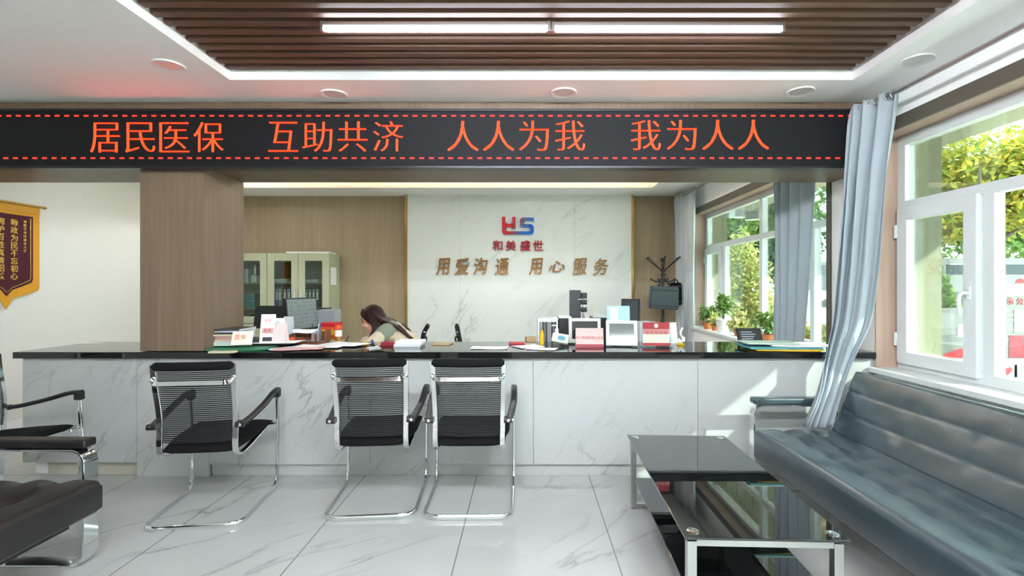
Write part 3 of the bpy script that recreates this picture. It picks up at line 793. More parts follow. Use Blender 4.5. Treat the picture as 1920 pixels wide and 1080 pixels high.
def tree(name, label, cat, x, y, crowns, n, size, mat, trunk, seed, z0=GZ, group=None):
    t = thing(name, label, cat, (x, y, z0), 0, group)
    b = MB()
    for i, (dx, dy, cz, rx, ry, rz) in enumerate(crowns): leafy(b, (dx, dy, cz-z0), (rx, ry, rz), n//len(crowns), size, seed+i, cl=12)
    b.build('foliage', mat, t, smooth=0)
    b = MB(); top = max(c[2] for c in crowns)-z0
    b.tube([(0, 0, 0), (.03, .02, top*.4), (-.02, .03, top*.75), (0, 0, top)], trunk, 10, scale=[1.15, .9, .6, .25])
    R_ = random.Random(seed)
    for i in range(6):
        a = R_.uniform(0, 6.28); h0 = top*R_.uniform(.4, .7); l = crowns[0][3]*.7
        b.tube([(0, 0, h0), (cos(a)*l*.5, sin(a)*l*.5, h0+l*.35), (cos(a)*l, sin(a)*l, h0+l*.8)], trunk*.4, 7, scale=[1, .7, .3])
    b.build('trunk', bark, t); return t
tree('street_tree', 'yellow green street tree behind the white bus outside the large window', 'tree', 10.6, 11.2, [(0, 0, 3.7, 2.4, 2.2, 1.5), (1.3, -.6, 4.1, 1.6, 1.6, 1.1), (-1.2, .5, 3.0, 1.3, 1.3, 1.0)], 22000, .085, LY, .14, 11)
tree('street_tree', 'green street tree farther off, showing between the bus and the yellow tree', 'tree', 14.0, 17.5, [(0, 0, 4.2, 4.0, 3.0, 3.0), (3, 0, 4.5, 3.2, 3.0, 2.6)], 12000, .16, LG, .2, 21)
tree('street_tree', 'tall dark green tree filling the middle of the office window', 'tree', 9.6, 23.0, [(0, 0, 4.0, 3.2, 2.6, 4.0), (2.6, .4, 3.6, 2.4, 2.2, 3.4)], 12000, .15, LD, .2, 31)
tree('street_tree', 'green tree behind the porch lamps outside the office window', 'tree', 4.9, 12.2, [(0, 0, 3.3, 1.5, 1.5, 1.3), (1.3, .8, 3.6, 1.3, 1.3, 1.0)], 14000, .08, LG, .13, 41)
tree('bush', 'pale sunlit leafy bush close outside the office window', 'bush', 4.15, 9.3, [(0, 0, 1.3, .62, .6, 1.3), (.5, .3, .8, .5, .5, .8)], 5200, .055, LB, .05, 51)
tree('bush', 'rounded green shrub behind the pinned notice board outside the large window', 'bush', 6.75, 8.0, [(0, 0, 1.15, .5, .5, .85)], 4200, .05, LG, .04, 61)
tree('bush', 'low yellow flowering bush beside the parked silver car', 'bush', 5.45, 8.9, [(0, 0, .35, .6, .5, .5)], 1800, .05, LY, .03, 71)

# floodlights under the porch roof
def flood(label, px, py, d, yaw):
    p = at(px, py, d); t = thing('floodlight', label, 'floodlight', p, yaw)
    MB().prism([(-.10, -.07), (.10, -.07), (.085, .07), (-.085, .07)], .12, TR(0, -.07, 0)).build('housing', M['white_plastic'], t)
    MB().box(-.085, .085, -.078, -.068, -.06, .06).build('lens', M['grey'], t)
    MB().tube([(0, 0, .08), (0, 0, 2.84-p.z)], .012, 8).build('bracket', M['steel'], t)
flood('pale floodlight under the porch roof, nearer the cream pier', 1381, 400, 7.6, .3)
flood('pale floodlight under the porch roof, nearer the hanging curtain', 1411, 404, 7.2, -.5)

# notice boards on the pavement
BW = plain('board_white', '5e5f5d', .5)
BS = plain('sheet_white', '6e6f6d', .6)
def board(label, x0, x1, y, z0, z1, parts):
    t = thing('notice_board', label, 'notice board', ((x0+x1)/2, y, GZ)); cx = (x0+x1)/2
    MB().box(x0-cx, x1-cx, 0, .04, z0-GZ, z1-GZ, bev=.005).build('panel', BW, t)
    for s in (-1, 1): MB().box(s*(x1-x0)/2*.9-.025, s*(x1-x0)/2*.9+.025, .04, .09, 0, z1-GZ).build('post', M['steel'], t)
    for nm, mat, a, b_, c, d in parts: MB().box(a-cx, b_-cx, -.006, .001, c-GZ, d-GZ).build(nm, mat, t, smooth=0)
    return t, cx
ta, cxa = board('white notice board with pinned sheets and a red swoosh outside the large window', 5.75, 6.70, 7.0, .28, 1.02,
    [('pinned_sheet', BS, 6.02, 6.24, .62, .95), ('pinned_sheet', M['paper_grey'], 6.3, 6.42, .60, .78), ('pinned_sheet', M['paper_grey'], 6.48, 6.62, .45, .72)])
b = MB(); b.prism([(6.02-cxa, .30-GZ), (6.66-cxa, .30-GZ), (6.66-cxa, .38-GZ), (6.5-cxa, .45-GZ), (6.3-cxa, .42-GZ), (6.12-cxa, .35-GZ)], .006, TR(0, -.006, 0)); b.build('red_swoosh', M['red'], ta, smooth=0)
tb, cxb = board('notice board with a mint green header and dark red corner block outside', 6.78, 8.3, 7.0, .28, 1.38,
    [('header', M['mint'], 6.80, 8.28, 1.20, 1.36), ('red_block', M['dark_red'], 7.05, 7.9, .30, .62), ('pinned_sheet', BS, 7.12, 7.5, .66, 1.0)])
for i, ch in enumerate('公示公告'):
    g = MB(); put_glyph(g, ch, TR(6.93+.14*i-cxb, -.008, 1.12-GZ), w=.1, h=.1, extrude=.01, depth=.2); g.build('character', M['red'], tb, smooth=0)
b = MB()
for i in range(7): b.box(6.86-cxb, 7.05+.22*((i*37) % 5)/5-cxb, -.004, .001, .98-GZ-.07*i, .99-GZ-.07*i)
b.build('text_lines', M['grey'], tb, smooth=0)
# low fence with punched holes and red hearts
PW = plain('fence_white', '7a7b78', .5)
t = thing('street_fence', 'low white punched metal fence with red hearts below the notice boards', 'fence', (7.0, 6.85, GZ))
fm = Mt('punched_metal', '7a7b78', .5); q = fm.n('SeparateXYZ'); fm.l(fm.coords(), q.inputs[0])
hx = fm.math('GREATER_THAN', fm.math('FRACT', fm.math('MULTIPLY', q.outputs[0], 22)), .6); hz = fm.math('GREATER_THAN', fm.math('FRACT', fm.math('MULTIPLY', q.outputs[2], 22)), .6)
fm.base(fm.mix(fm.math('MULTIPLY', hx, hz), '8c8d8a', '4a4e50'))
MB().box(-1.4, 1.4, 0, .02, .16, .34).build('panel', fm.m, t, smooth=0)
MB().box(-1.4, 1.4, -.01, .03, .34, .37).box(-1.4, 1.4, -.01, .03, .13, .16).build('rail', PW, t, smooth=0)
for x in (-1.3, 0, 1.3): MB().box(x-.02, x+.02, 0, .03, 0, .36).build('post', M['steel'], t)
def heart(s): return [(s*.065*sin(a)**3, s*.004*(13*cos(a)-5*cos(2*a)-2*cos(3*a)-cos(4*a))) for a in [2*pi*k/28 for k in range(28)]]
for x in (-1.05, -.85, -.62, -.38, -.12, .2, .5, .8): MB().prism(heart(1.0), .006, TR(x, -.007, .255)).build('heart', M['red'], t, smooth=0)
# bus
t = thing('bus', 'white bus with dark windows and red round marks parked across the street', 'bus', (12.5, 13.0, GZ))
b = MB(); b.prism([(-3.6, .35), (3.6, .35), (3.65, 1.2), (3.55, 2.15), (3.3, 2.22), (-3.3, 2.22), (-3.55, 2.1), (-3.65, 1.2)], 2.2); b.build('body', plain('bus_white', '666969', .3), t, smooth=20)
for i in range(6): MB().box(-3.4+1.15*i, -2.33+1.15*i, -.012, .01, 1.78, 2.06, bev=.01).build('window', plain('bus_glass', '2a3338', .1), t)
MB().box(-3.6, 3.6, -.008, .01, .62, 1.30).build('dark_band', M['dark_grey'], t)
for x in (-1.35, -.3, .9): MB().lathe([(.0001, 0), (.13, 0), (.13, .008), (.0001, .008)], 24, M=TR(x, -.002, 1.54) @ RX(pi/2)).build('round_mark', M['red'], t)
for x in (-2.4, 2.4): MB().lathe([(.0001, 0), (.42, 0), (.42, .22), (.0001, .22)], 28, M=TR(x, .2, .42) @ RX(pi/2)).build('wheel', M['rubber'], t)
# parked car
t = thing('car', 'silver car parked beyond the office window', 'car', (7.9, 10.9, GZ), .1)
b = MB(); b.prism([(-2.0, .28), (2.0, .28), (2.1, .62), (1.95, .82), (1.0, .92), (.45, 1.32), (-1.0, 1.36), (-1.7, .98), (-2.05, .9), (-2.1, .5)], 1.6); b.build('body', plain('silver_paint', 'c2c6c9', .25, .5), t, smooth=20)
b = MB(); b.prism([(.88, .95), (.42, 1.26), (-.95, 1.30), (-1.5, .99)], .02, TR(0, -.008, 0)); b.build('window', plain('car_glass', '1f2528', .1), t)
for x in (-1.3, 1.3): MB().lathe([(.0001, 0), (.31, 0), (.31, .18), (.0001, .18)], 24, M=TR(x, .16, .31) @ RX(pi/2)).build('wheel', M['rubber'], t)
# ------------------------------------------------------------------ things behind and on the counter
DZ = .76
def desk(label, x0, x1, y0, y1):
    t = thing('office_desk', label, 'desk', ((x0+x1)/2, (y0+y1)/2, 0)); w, d = (x1-x0)/2, (y1-y0)/2
    MB().box(-w, w, -d, d, DZ-.03, DZ, bev=.004).build('desktop', M['white_plastic'], t)
    for s in (-1, 1): MB().box(s*(w-.04)-.02, s*(w-.04)+.02, -d+.03, d-.03, 0, DZ-.03).build('side_panel', M['grey'], t)
desk('white office desk behind the counter holding the monitors and papers', -2.75, -1.42, 4.0, 4.95)
desk('white office desk behind the counter below the tall file boxes', .05, 1.45, 4.0, 4.95)

# file cabinets -------------------------------------------------------
cabm = plain('pale_green_steel', 'b4b79a', .45, .0, .4, .03)
def cabinet(label, xr, w=.9, d=.40, h=1.82):
    y0 = YB-.012-d; t = thing('file_cabinet', label, 'cabinet', (xr-w/2, y0, 0), 0, 'steel file cabinets against the brown wall'); W = w/2
    b = MB(); k = .02
    b.box(-W, W, d-k, d, 0, h).box(-W, -W+k, .02, d-k, 0, h).box(W-k, W, .02, d-k, 0, h).box(-W+k, W-k, .02, d-k, h-k, h).box(-W+k, W-k, .02, d-k, 0, .06)
    b.build('body', cabm, t, smooth=0)
    for z in SHV: MB().box(-W+k, W-k, .03, d-k, z-.02, z).build('shelf', cabm, t, smooth=0)
    for s in (-1, 1):
        x0, x1 = (-W+.002, -.002) if s < 0 else (.002, W-.002)
        b = MB(); f = .098
        b.box(x0, x0+f, 0, .02, .8, h-.002).box(x1-f, x1, 0, .02, .8, h-.002).box(x0+f, x1-f, 0, .02, h-.11, h-.002).box(x0+f, x1-f, 0, .02, .8, .9)
        b.box(x0, x1, 0, .02, .06, .79)
        dr = b.build('door', cabm, t, smooth=0)
        MB().box(x0+f, x1-f, .008, .012, .9, h-.11).build('pane', M['cab_glass'], dr, smooth=0)
        MB().box(s*.045-.012, s*.045+.012, -.018, 0, 1.16, 1.29, bev=.005).build('handle', M['chrome'], dr)
    return t
SHV = (.62, 1.02, 1.40)
xr = at(617, 500, 6.99).x
cabinet('pale green steel file cabinet beside the brown wall, paper stuck on its side', xr)
cabinet('pale green steel file cabinet half hidden behind the taupe pillar', xr-.905)
tag(MB().box(xr+.001, xr+.003, 7.05, 7.25, 1.36, 1.62).build('paper_notice', M['paper'], smooth=0), 'white paper notice stuck to the side of the file cabinet', 'paper')
tag(MB().box(xr-.64, xr-.02, 7.02, 7.30, 1.821, 1.846, bev=.004).build('flat_carton', M['white_plastic']), 'flat white carton lying on top of the file cabinet', 'carton')
def binder(x, z, w, h, mat, label, group, d=.26):
    t = thing('ring_binder', label, 'binder', (x, 7.05, z), 0, group)
    MB().box(-w/2, w/2, 0, d, 0, h, bev=.004).build('cover', mat, t)
    MB().box(-w*.3, w*.3, -.002, .002, h*.4, h*.9).build('spine_label', M['paper'], t, smooth=0)
    MB().lathe([(.006, 0), (.011, 0), (.011, .003), (.006, .003)], 12, M=TR(0, -.002, h*.82) @ RX(pi/2)).build('finger_ring', M['black_plastic'], t)
for i, (px, m_, c) in enumerate(((519, 'blue', 'dark blue'), (525, 'grey', 'grey'), (534, 'maroon', 'purple'), (541.5, 'blue', 'blue'), (549, 'navy', 'navy'))):
    binder(at(px, 500, 7.05).x, 1.02, .055, .30, M[m_], c+' ring binder on the shelf below the loose papers in the cabinet', 'binders in the file cabinet')
for i, px in enumerate((574, 581, 588, 595)):
    binder(at(px, 500, 7.05).x, 1.02, .05, .30, M['dark_grey'], 'dark ring binder behind the grey monitor, in the cabinet door nearest the brown wall', 'dark binders behind the monitor')
binder(at(478, 500, 7.05).x, 1.40, .055, .28, M['dark_grey'], 'dark ring binder standing on the top shelf close to the pillar', 'binders in the file cabinet')
binder(at(470, 500, 7.05).x, .62, .06, .30, M['dark_grey'], 'dark ring binder low in the cabinet close to the pillar', 'binders in the file cabinet')
def slab(name, label, cat, x, y, z, w, d, h, mat, rot=0, group=None, bev=.002):
    o = MB().box(-w/2, w/2, -d/2, d/2, 0, h, bev=bev).build(name, mat); o.location = (x, y, z); o.rotation_euler = (0, 0, rot)
    return tag(o, label, cat, group)
for i in range(5):
    slab('file_folder', 'teal file folder lying in the cabinet close to the pillar, %s' % ('lowest of five', 'second from the bottom', 'middle of five', 'second from the top', 'topmost of five')[i], 'folder', at(473, 500, 7.17).x, 7.17, 1.021+.043*i, .22, .26, .04, M['teal'] if i % 2 else M['mint'] if i == 3 else M['teal'], 0, 'teal folders in the file cabinet')
slab('white_carton', 'small white carton on the top cabinet shelf by the pillar', 'carton', at(467, 500, 7.12).x, 7.14, 1.40, .06, .2, .19, M['white_plastic'])
slab('paper_stack', 'low stack of white paper on the top cabinet shelf by the pillar', 'paper', at(482, 500, 7.12).x, 7.08, 1.40, .075, .09, .10, M['paper'])
slab('orange_folder', 'orange brown folder standing upright above the blue binders', 'folder', at(537, 500, 7.22).x, 7.22, 1.40, .05, .2, .29, plain('orange_card', 'a8662c', .6))
slab('loose_papers', 'loose white papers lying above the blue binders in the cabinet', 'paper', at(529, 500, 7.1).x, 7.10, 1.40, .20, .12, .05, M['paper_grey'])
slab('loose_papers', 'loose white papers on the top shelf of the cabinet door nearest the brown wall', 'paper', at(587, 500, 7.1).x, 7.10, 1.40, .2, .14, .04, M['paper_grey'])

# monitors ------------------------------------------------------------
scr_grey = Mt('grey_document_screen', '8e9694', .35)
q = scr_grey.n('SeparateXYZ'); scr_grey.l(scr_grey.coords(), q.inputs[0])
ln = scr_grey.math('LESS_THAN', scr_grey.math('FRACT', scr_grey.math('MULTIPLY', q.outputs[2], 28)), .3)
ns = scr_grey.math('GREATER_THAN', scr_grey.noise(scr_grey.coords((14, 1, 28)), 1, 2), .5)
cc = scr_grey.mix(scr_grey.math('MULTIPLY', scr_grey.math('MULTIPLY', ln, ns), .5), '717a79', '454c4d'); scr_grey.base(cc)
scr_grey.l(cc, scr_grey.p.inputs['Emission Color']); scr_grey.set('Emission Strength', .03)
def monitor(label, loc, rot, w, h, z0, screen, tilt=0, arm=True):
    t = thing('monitor', label, 'monitor', loc, rot)
    X = TR(0, 0, z0+h/2) @ RX(tilt)
    hs = MB().box(-w/2, w/2, 0, .028, -h/2, h/2, bev=.006).build('housing', M['black_plastic'], t, X)
    MB().box(-w/2+.012, w/2-.012, -.002, .002, -h/2+.022, h/2-.012).build('screen', screen, t, X, smooth=0)
    MB().box(-.03, .03, .028, .05, .01, z0+h*.5, bev=.005).build('stand', M['black_plastic'], t)
    MB().box(-.10, .10, -.05, .13, 0, .014, bev=.004).build('stand_base', M['black_plastic'], t)
off = plain('dark_screen', '43494a', .15)
monitor('grey monitor showing a document, standing before the file cabinet', (-2.02, 4.36, DZ), radians(90-7), .47, .30, .175, scr_grey.m, radians(-5))
monitor('black monitor with its back to us, behind the white cards on the counter', (at(512, 590, 4.62).x, 4.62, DZ), radians(172), .36, .22, .17, off, radians(8))
slab('grey_file_box', 'grey file box between the monitor and the red gift box', 'box', at(617, 590, 4.70).x, 4.70, DZ, .17, .20, .35, M['grey'], .08)
slab('black_box', 'black box behind the grey file box and the monitor', 'box', at(603, 590, 4.87).x, 4.875, DZ, .16, .10, .36, M['dark_grey'])
# gift box in red and orange
t = thing('gift_box', 'red and orange patterned box beside the amber jar', 'box', (at(622, 600, 4.10).x, 4.10, DZ), -.2)
MB().box(-.068, .068, -.05, .05, 0, .235, bev=.003).build('carton', M['orange'], t)
MB().box(-.070, .070, -.052, .052, .235, .272, bev=.003).build('lid', M['red'], t)
b = MB()
for i in range(3):
    for j in range(2): b.lathe([(.0001, 0), (.024, 0), (.024, .002), (.0001, .002)], 16, M=TR(-.035+.07*j, -.0505, .05+.07*i) @ RX(pi/2))
b.build('pattern', M['yellow'], t)

def flat(name, label, cat, px, py, w, d, mat, rot=0, h=.0015, z=None, curl=0, group=None, seed=0):
    p = onz(px, py, CZ1)
    def f(u, v, dz):
        x, y = (u-.5)*w, (v-.5)*d
        return Vector((x, y, dz+curl*(abs(u-.5)*2)**2*.5+curl*noise.noise(Vector((u*2+seed, v*2, seed)))*.5+(abs(curl)*.5 if curl else 0)))
    b = MB(); n = 8
    A = b.grid(lambda u, v: f(u, v, h), n, n); B_ = b.grid(lambda u, v: f(u, v, 0), n, n)
    lo = lambda V: [V[i][0] for i in range(n)]+[V[n][j] for j in range(n)]+[V[i][n] for i in range(n, 0, -1)]+[V[0][j] for j in range(n, 0, -1)]
    la, lb = lo(A), lo(B_)
    for i in range(len(la)):
        j = (i+1) % len(la); b.b.faces.new((la[i], la[j], lb[j], lb[i]))
    o = b.build(name, mat, None, smooth=40); o.location = (p.x, p.y, (CZ1 if z is None else z)+.0006); o.rotation_euler = (0, 0, rot)
    return tag(o, label, cat, group)

# stack of brochures by the pillar
cols = ['mint', 'paper_grey', 'beige', 'paper_pink', 'paper_pink', 'beige', 'dark_grey', 'paper_grey', 'dark_grey']
ords = ('lowest', 'second from the bottom', 'third from the bottom', 'fourth from the bottom', 'fifth from the bottom', 'sixth from the bottom', 'third from the top', 'second from the top', 'topmost')
p = onz(425, 652, CZ1); zz = CZ1+.026
for i, c in enumerate(cols):
    hgt = .0135 if i < 7 else .011
    t = thing('brochure', '%s brochure of the stack beside the pillar foot, %s' % ({'mint': 'pale green', 'paper_grey': 'pale grey', 'beige': 'beige', 'paper_pink': 'pinkish', 'dark_grey': 'dark'}[c], ords[i]), 'brochure', (p.x+rnd.uniform(-.012, .012)+.004*i, p.y+.03+rnd.uniform(-.01, .01), zz), rnd.uniform(-.12, .12), 'brochures stacked beside the pillar')
    MB().box(-.10, .10, -.125, .135, .0015, hgt-.0015).build('pages', M['paper'], t, smooth=0)
    MB().box(-.102, .102, -.128, .137, hgt-.0015, hgt, bev=.0004).box(-.102, .102, -.128, .137, 0, .0015).box(-.102, .102, -.1295, -.1275, 0, hgt).build('cover', M[c], t, smooth=0)
    zz += hgt+.0004
stack_top = zz
flat('green_folder', 'green plastic folder under the heap of papers beside the pillar', 'folder', 455, 655, .40, .20, M['green_folder'], .08, .010, curl=.004)
flat('beige_papers', 'beige papers at the counter edge under the brochures', 'paper', 418, 661.5, .17, .05, M['beige'], .05, .012)
# red and white booklet propped on the stack
t = thing('booklet', 'white booklet with red lettering propped against the brochure stack', 'booklet', (at(452, 640, 3.42).x, 3.42, CZ1+.040), radians(14))
X = RX(radians(-28)); w, h = .135, .105
MB().box(-w/2, w/2, 0, .008, 0, h, bev=.001).build('cover', M['cream'], t, X)
g = MB()
for i, ch in enumerate('医保'): put_glyph(g, ch, X @ TR(-.03+.036*i, -.001, .06), w=.032, h=.036, extrude=.01, depth=.1)
g.build('red_lettering', M['orange'], t, smooth=0)
flat('booklet', 'dark green booklet lying behind the propped white booklet', 'booklet', 478, 648, .16, .15, M['dark_grey'], .2, .034, z=CZ1+.026)
# scattered sheets
for px, py, w, d, r, c, lb in ((505, 649, .46, .20, .03, 'paper', 'broad white sheet under the two standing cards'), (560, 655.5, .34, .16, .22, 'paper_pink', 'pinkish sheet at the counter edge below the standing cards'),
        (600, 651, .36, .16, -.12, 'paper', 'white sheet in front of the wooden organiser'), (648, 647.5, .33, .21, -.35, 'paper', 'white sheet slanting towards the writing person'),
        (608, 641.8, .30, .07, .05, 'paper_grey', 'pale sheet at the foot of the wooden organiser'), (530, 654.5, .2, .14, .7, 'pale_blue', 'pale blue sheet between the green folder and the pinkish sheet'),
        (918, 653, .27, .15, -.03, 'paper', 'single white sheet lying alone in the middle of the counter'), (990, 650.5, .2, .17, .5, 'paper', 'white sheet before the yellow bottle'), (1016, 655, .22, .12, -.3, 'paper', 'white sheet under the tissue bag')):
    flat('paper_sheet', lb, 'paper', px, py, w, d, M[c], r, .002, z=CZ1+(.0 if px > 900 else .028 if px < 515 else rnd.choice((.001, .004, .007))), curl=.004, seed=px)
flat('paper_sheet', 'small white sheet on the counter end nearest the pennant', 'paper', 168, 643.6, .16, .08, M['paper'], .1, .002)
# standing cards
def card(name, label, cat, px0, px1, py0, py1, d, mat, z=CZ1, tilt=12, yaw=0, th=.004, tent=True, shape=None):
    w = (px1-px0)/F*d; top = H-(py0-CY)/F*d; h = (top-z)/cos(radians(tilt))
    t = thing(name, label, cat, (at((px0+px1)/2, 600, d).x, d, z), radians(yaw))
    X = RX(radians(-tilt)); b = MB()
    if shape: b.prism(shape(w, h), th)
    else: b.box(-w/2, w/2, 0, th, 0, h, bev=.001)
    b.build('face', mat, t, X, smooth=0)
    if tent:
        L_ = h*sin(radians(tilt))
        MB().box(-w/2, w/2, -th, 0, 0, h).build('back_leg', mat, t, TR(0, 2*L_+th, 0) @ RX(radians(tilt)), smooth=0)
    return t, X, w, h
def strip(t, X, nm, x0, x1, z0, z1, mat, y=-.0012): return MB().box(x0, x1, y, 0, z0, z1).build(nm, mat, t, X, smooth=0)
def words(t, X, s_, x, z, size, gap, mat, y=-.002, vertical=False):
    g = MB()
    for i, ch in enumerate(s_): put_glyph(g, ch, X @ TR(x+(0 if vertical else gap*i), y, z-(gap*i if vertical else 0)), w=size, h=size, extrude=.01, depth=.05)
    return g.build('lettering', mat, t, smooth=0)
t, X, w, h = card('tent_card', 'tall white folded card with a red band among the papers', 'card', 487, 512, 590, 637, 3.62, M['paper'], CZ1+.03, 14, 12)
strip(t, X, 'red_band', -w*.36, w*.4, h*.33, h*.52, M['paper_pink']); words(t, X, '医保', -w*.12, h*.43, .022, .026, M['red']); strip(t, X, 'picture', -w*.3, w*.36, h*.06, h*.2, M['dark_grey']); words(t, X, '居民', -w*.12, h*.78, .02, .026, M['orange'])
arch = lambda w, h: [(-w/2, 0), (w/2, 0), (w/2, h*.55)]+[(w/2*cos(a), h*.62+h*.38*sin(a)) for a in [pi*k/12 for k in range(13)]]+[(-w/2, h*.55)]
t, X, w, h = card('round_card', 'pinkish card with a rounded top next to the tall white card', 'card', 510, 533, 606, 636, 3.60, plain('blush', 'ecdcd8', .6), CZ1+.03, 12, -6, shape=arch)
t, X, w, h = card('leaflet', 'white leaflet with a round blue mark behind the pinkish card', 'leaflet', 509, 530, 597, 634, 3.70, M['paper'], CZ1+.03, 10, 4)
MB().lathe([(.0001, 0), (.02, 0), (.02, .001), (.0001, .001)], 20, M=X @ TR(-w*.1, -.001, h*.78) @ RX(pi/2)).build('blue_mark', M['pale_blue'], t)
card('paper_board', 'plain white upright panel between the cards and the grey monitor', 'board', 527, 546, 594, 632, 3.85, M['paper_grey'], CZ1, 8, -8)
# stapler
t = thing('stapler', 'orange red stapler in front of the grey monitor', 'stapler', (at(541, 630, 3.80).x, 3.80, CZ1+.004), radians(35))
MB().box(-.06, .06, -.016, .016, 0, .012, bev=.004).build('base', M['dark_grey'], t)
MB().box(-.062, .05, -.015, .015, 0, .028, bev=.010, seg=3).build('arm', M['orange'], t, TR(0, 0, .016) @ RY(radians(-14)))
# wooden organiser with papers and pens
t = thing('desk_organiser', 'brown wooden desk organiser holding papers and pens', 'organiser', (at(582, 630, 3.88).x, 3.88, CZ1), 0)
W = .145
MB().box(-W, W, -.055, .055, 0, .008).build('base', M['brown_box'], t)
for x in (-W+.004, .06, W-.004): MB().box(x-.005, x+.005, -.055, .055, .008, .075 if x < .1 else .11, bev=.002).build('divider', M['brown_box'], t)
MB().box(-W, W, .048, .056, .008, .09, bev=.002).build('back_panel', M['brown_box'], t)
MB().box(-W+.01, -.03, -.058, -.05, .008, .05, bev=.002).build('drawer_front', M['brown_box'], t)
o = flat('paper_pile', 'crumpled pile of white paper on the brown wooden organiser', 'paper', 574, 640, .17, .10, M['paper'], .05, .022, z=CZ1+.080, curl=.012, seed=3); o.location = (at(574, 630, 3.88).x, 3.875, CZ1+.078)
t = thing('pen_holder', 'clear grey pen holder at the end of the wooden organiser', 'pen holder', (at(603, 620, 3.98).x, 3.885, CZ1+.012), 0)
MB().box(-.03, .03, -.03, .03, 0, .085, bev=.003).build('cup', M['grey'], t)
for i, (x, y, a, b_, c, nm) in enumerate(((-.012, 0, -.25, .1, 'black_plastic', 'black pen leaning in the holder on the wooden organiser'), (.008, .006, .12, .05, 'white_plastic', 'white pen in the holder on the wooden organiser'), (.014, -.01, .22, -.1, 'blue', 'blue pen in the holder on the wooden organiser'))):
    o = MB().tube([(0, 0, 0), (0, 0, .125), (0, 0, .14)], .0045, 8, scale=[1, 1, .3]).build('pen', M[c]); o.location = Vector((at(603, 620, 3.98).x+x, 3.885+y, CZ1+.020)); o.rotation_euler = (b_*.5, a*.6, 0); tag(o, nm, 'pen')
# amber jar
t = thing('tea_jar', 'clear jar of amber drink with an orange lid before the person', 'jar', (at(634.5, 630, 3.92).x, 3.92, CZ1))
amber = plain('amber_drink', 'b5793c', .2); MB().lathe([(.0001, .003), (.024, .003), (.025, .06), (.0001, .06)], 24).build('drink', amber, t)
MB().lathe([(.0001, 0), (.026, 0), (.028, .004), (.028, .105), (.022, .118)], 24, caps=False).build('glass_body', M['acrylic'], t)
MB().lathe([(.0285, .05), (.0287, .05), (.0287, .1), (.0285, .1)], 24, caps=False).build('paper_label', M['cream'], t)
MB().lathe([(.0001, .140), (.024, .140), (.026, .136), (.026, .114), (.0001, .114)], 24).build('lid', M['orange'], t)
# small things near the person
o = MB().lathe([(.010, 0), (.022, 0), (.022, .013), (.010, .013)], 20).build('tape_roll', M['yellow']); q = onz(686, 644, CZ1); o.location = (q.x, q.y, CZ1); tag(o, 'small yellow roll on the counter before the person', 'tape')
t = thing('stamp', 'small blue stamp on the counter before the person', 'stamp', (onz(698, 644.5, CZ1).x, onz(698, 644.5, CZ1).y, CZ1)); MB().lathe([(.014, 0), (.014, .01), (.006, .014)], 16).build('base', M['navy'], t); MB().ell((0, 0, .022), (.012, .012, .012), u=12, v=8).build('grip', M['blue'], t)
for i, (px, py) in enumerate(((699, 652), (703, 654.5))):
    o = MB().tube([(-.05, 0, .004), (.045, 0, .004), (.055, 0, .004)], .004, 8, scale=[1, 1, .3]).build('pen', M['white_plastic']); q = onz(px, py, CZ1); o.location = (q.x, q.y, CZ1); o.rotation_euler = (0, 0, .95); tag(o, 'white pen lying on the black stone top, the %s one of the two' % ('rear', 'front')[i], 'pen')
for i, (w, z) in enumerate(((.125, .0005), (.118, .0135))):
    slab('passbook', 'dark red booklet, %s of the two lying beside the white paper ream' % ('lower', 'upper')[i], 'booklet', onz(731, 647, CZ1).x+.004*i, onz(731, 647, CZ1).y, CZ1+z, w, .09, .0125, M['dark_red'], .05-.1*i)
for i in range(2):
    slab('paper_ream', 'thick white paper ream, %s of two in front of the chair arms' % ('lower', 'upper')[i], 'paper', onz(768, 648, CZ1).x+.01*i, onz(768, 648, CZ1).y, CZ1+.0005+.0205*i, .20, .19, .020, M['paper'] if i else M['paper_grey'], .02)
slab('envelope', 'tan envelope lying flat before the raised chair arms', 'envelope', onz(830, 645.5, CZ1).x, onz(830, 645.5, CZ1).y, CZ1+.0005, .14, .12, .010, M['tan'], -.15)
slab('passbook', 'red booklet lying alone near the small beige box', 'booklet', onz(969, 646, CZ1).x, onz(969, 646, CZ1).y+.03, CZ1+.0005, .12, .10, .012, M['red'], .1)

# office chair with its arms raised, seen over the counter --------------
t = thing('office_chair', 'black office chair whose two raised arms show above the counter', 'chair', (at(825, 640, 4.9).x, 4.9, 0))
MB().box(-.17, .17, -.2, .2, .42, .49, bev=.025, seg=3).build('seat', M['black_fabric'], t)
MB().box(-.16, .16, .19, .24, .47, .68, bev=.02, seg=3).build('backrest', M['black_fabric'], t)
for s in (-1, 1):
    P = smooth_path([(s*.19, .1, .44), (s*.215, .1, .60), (s*.20, .08, .74), (s*.178, .06, .86), (s*(.165 if s > 0 else .135), .05, .93)], .05, 5)
    b = MB(); b.bar(P, .045, .032, up=(0, 1, 0)); b.ell(P[-1], (.022, .022, .026), u=12, v=8)
    ar = b.build('armrest', M['black_plastic'], t)
    MB().ell((s*.165, .055, .865), (.018, .024, .014), u=12, v=8).build('pivot', M['steel'], ar)
    MB().tube(smooth_path([(s*.185, .06, .84), (s*.15, .05, .815), (s*.15, .05, .77), (s*.19, .06, .75)], .02, 4), .011, 8).build('hinge', M['black_plastic'], ar)
MB().tube([(0, 0, .08), (0, 0, .43)], .028, 14).build('gas_post', M['steel'], t)
for k in range(5):
    a = 2*pi*k/5+.3; lgg = MB().bar([(0, 0, .10), (cos(a)*.26, sin(a)*.26, .065)], .04, .025).build('leg', M['black_plastic'], t)
    MB().ell((cos(a)*.26, sin(a)*.26, .028), (.022, .028, .028), u=12, v=8).build('caster', M['rubber'], lgg)

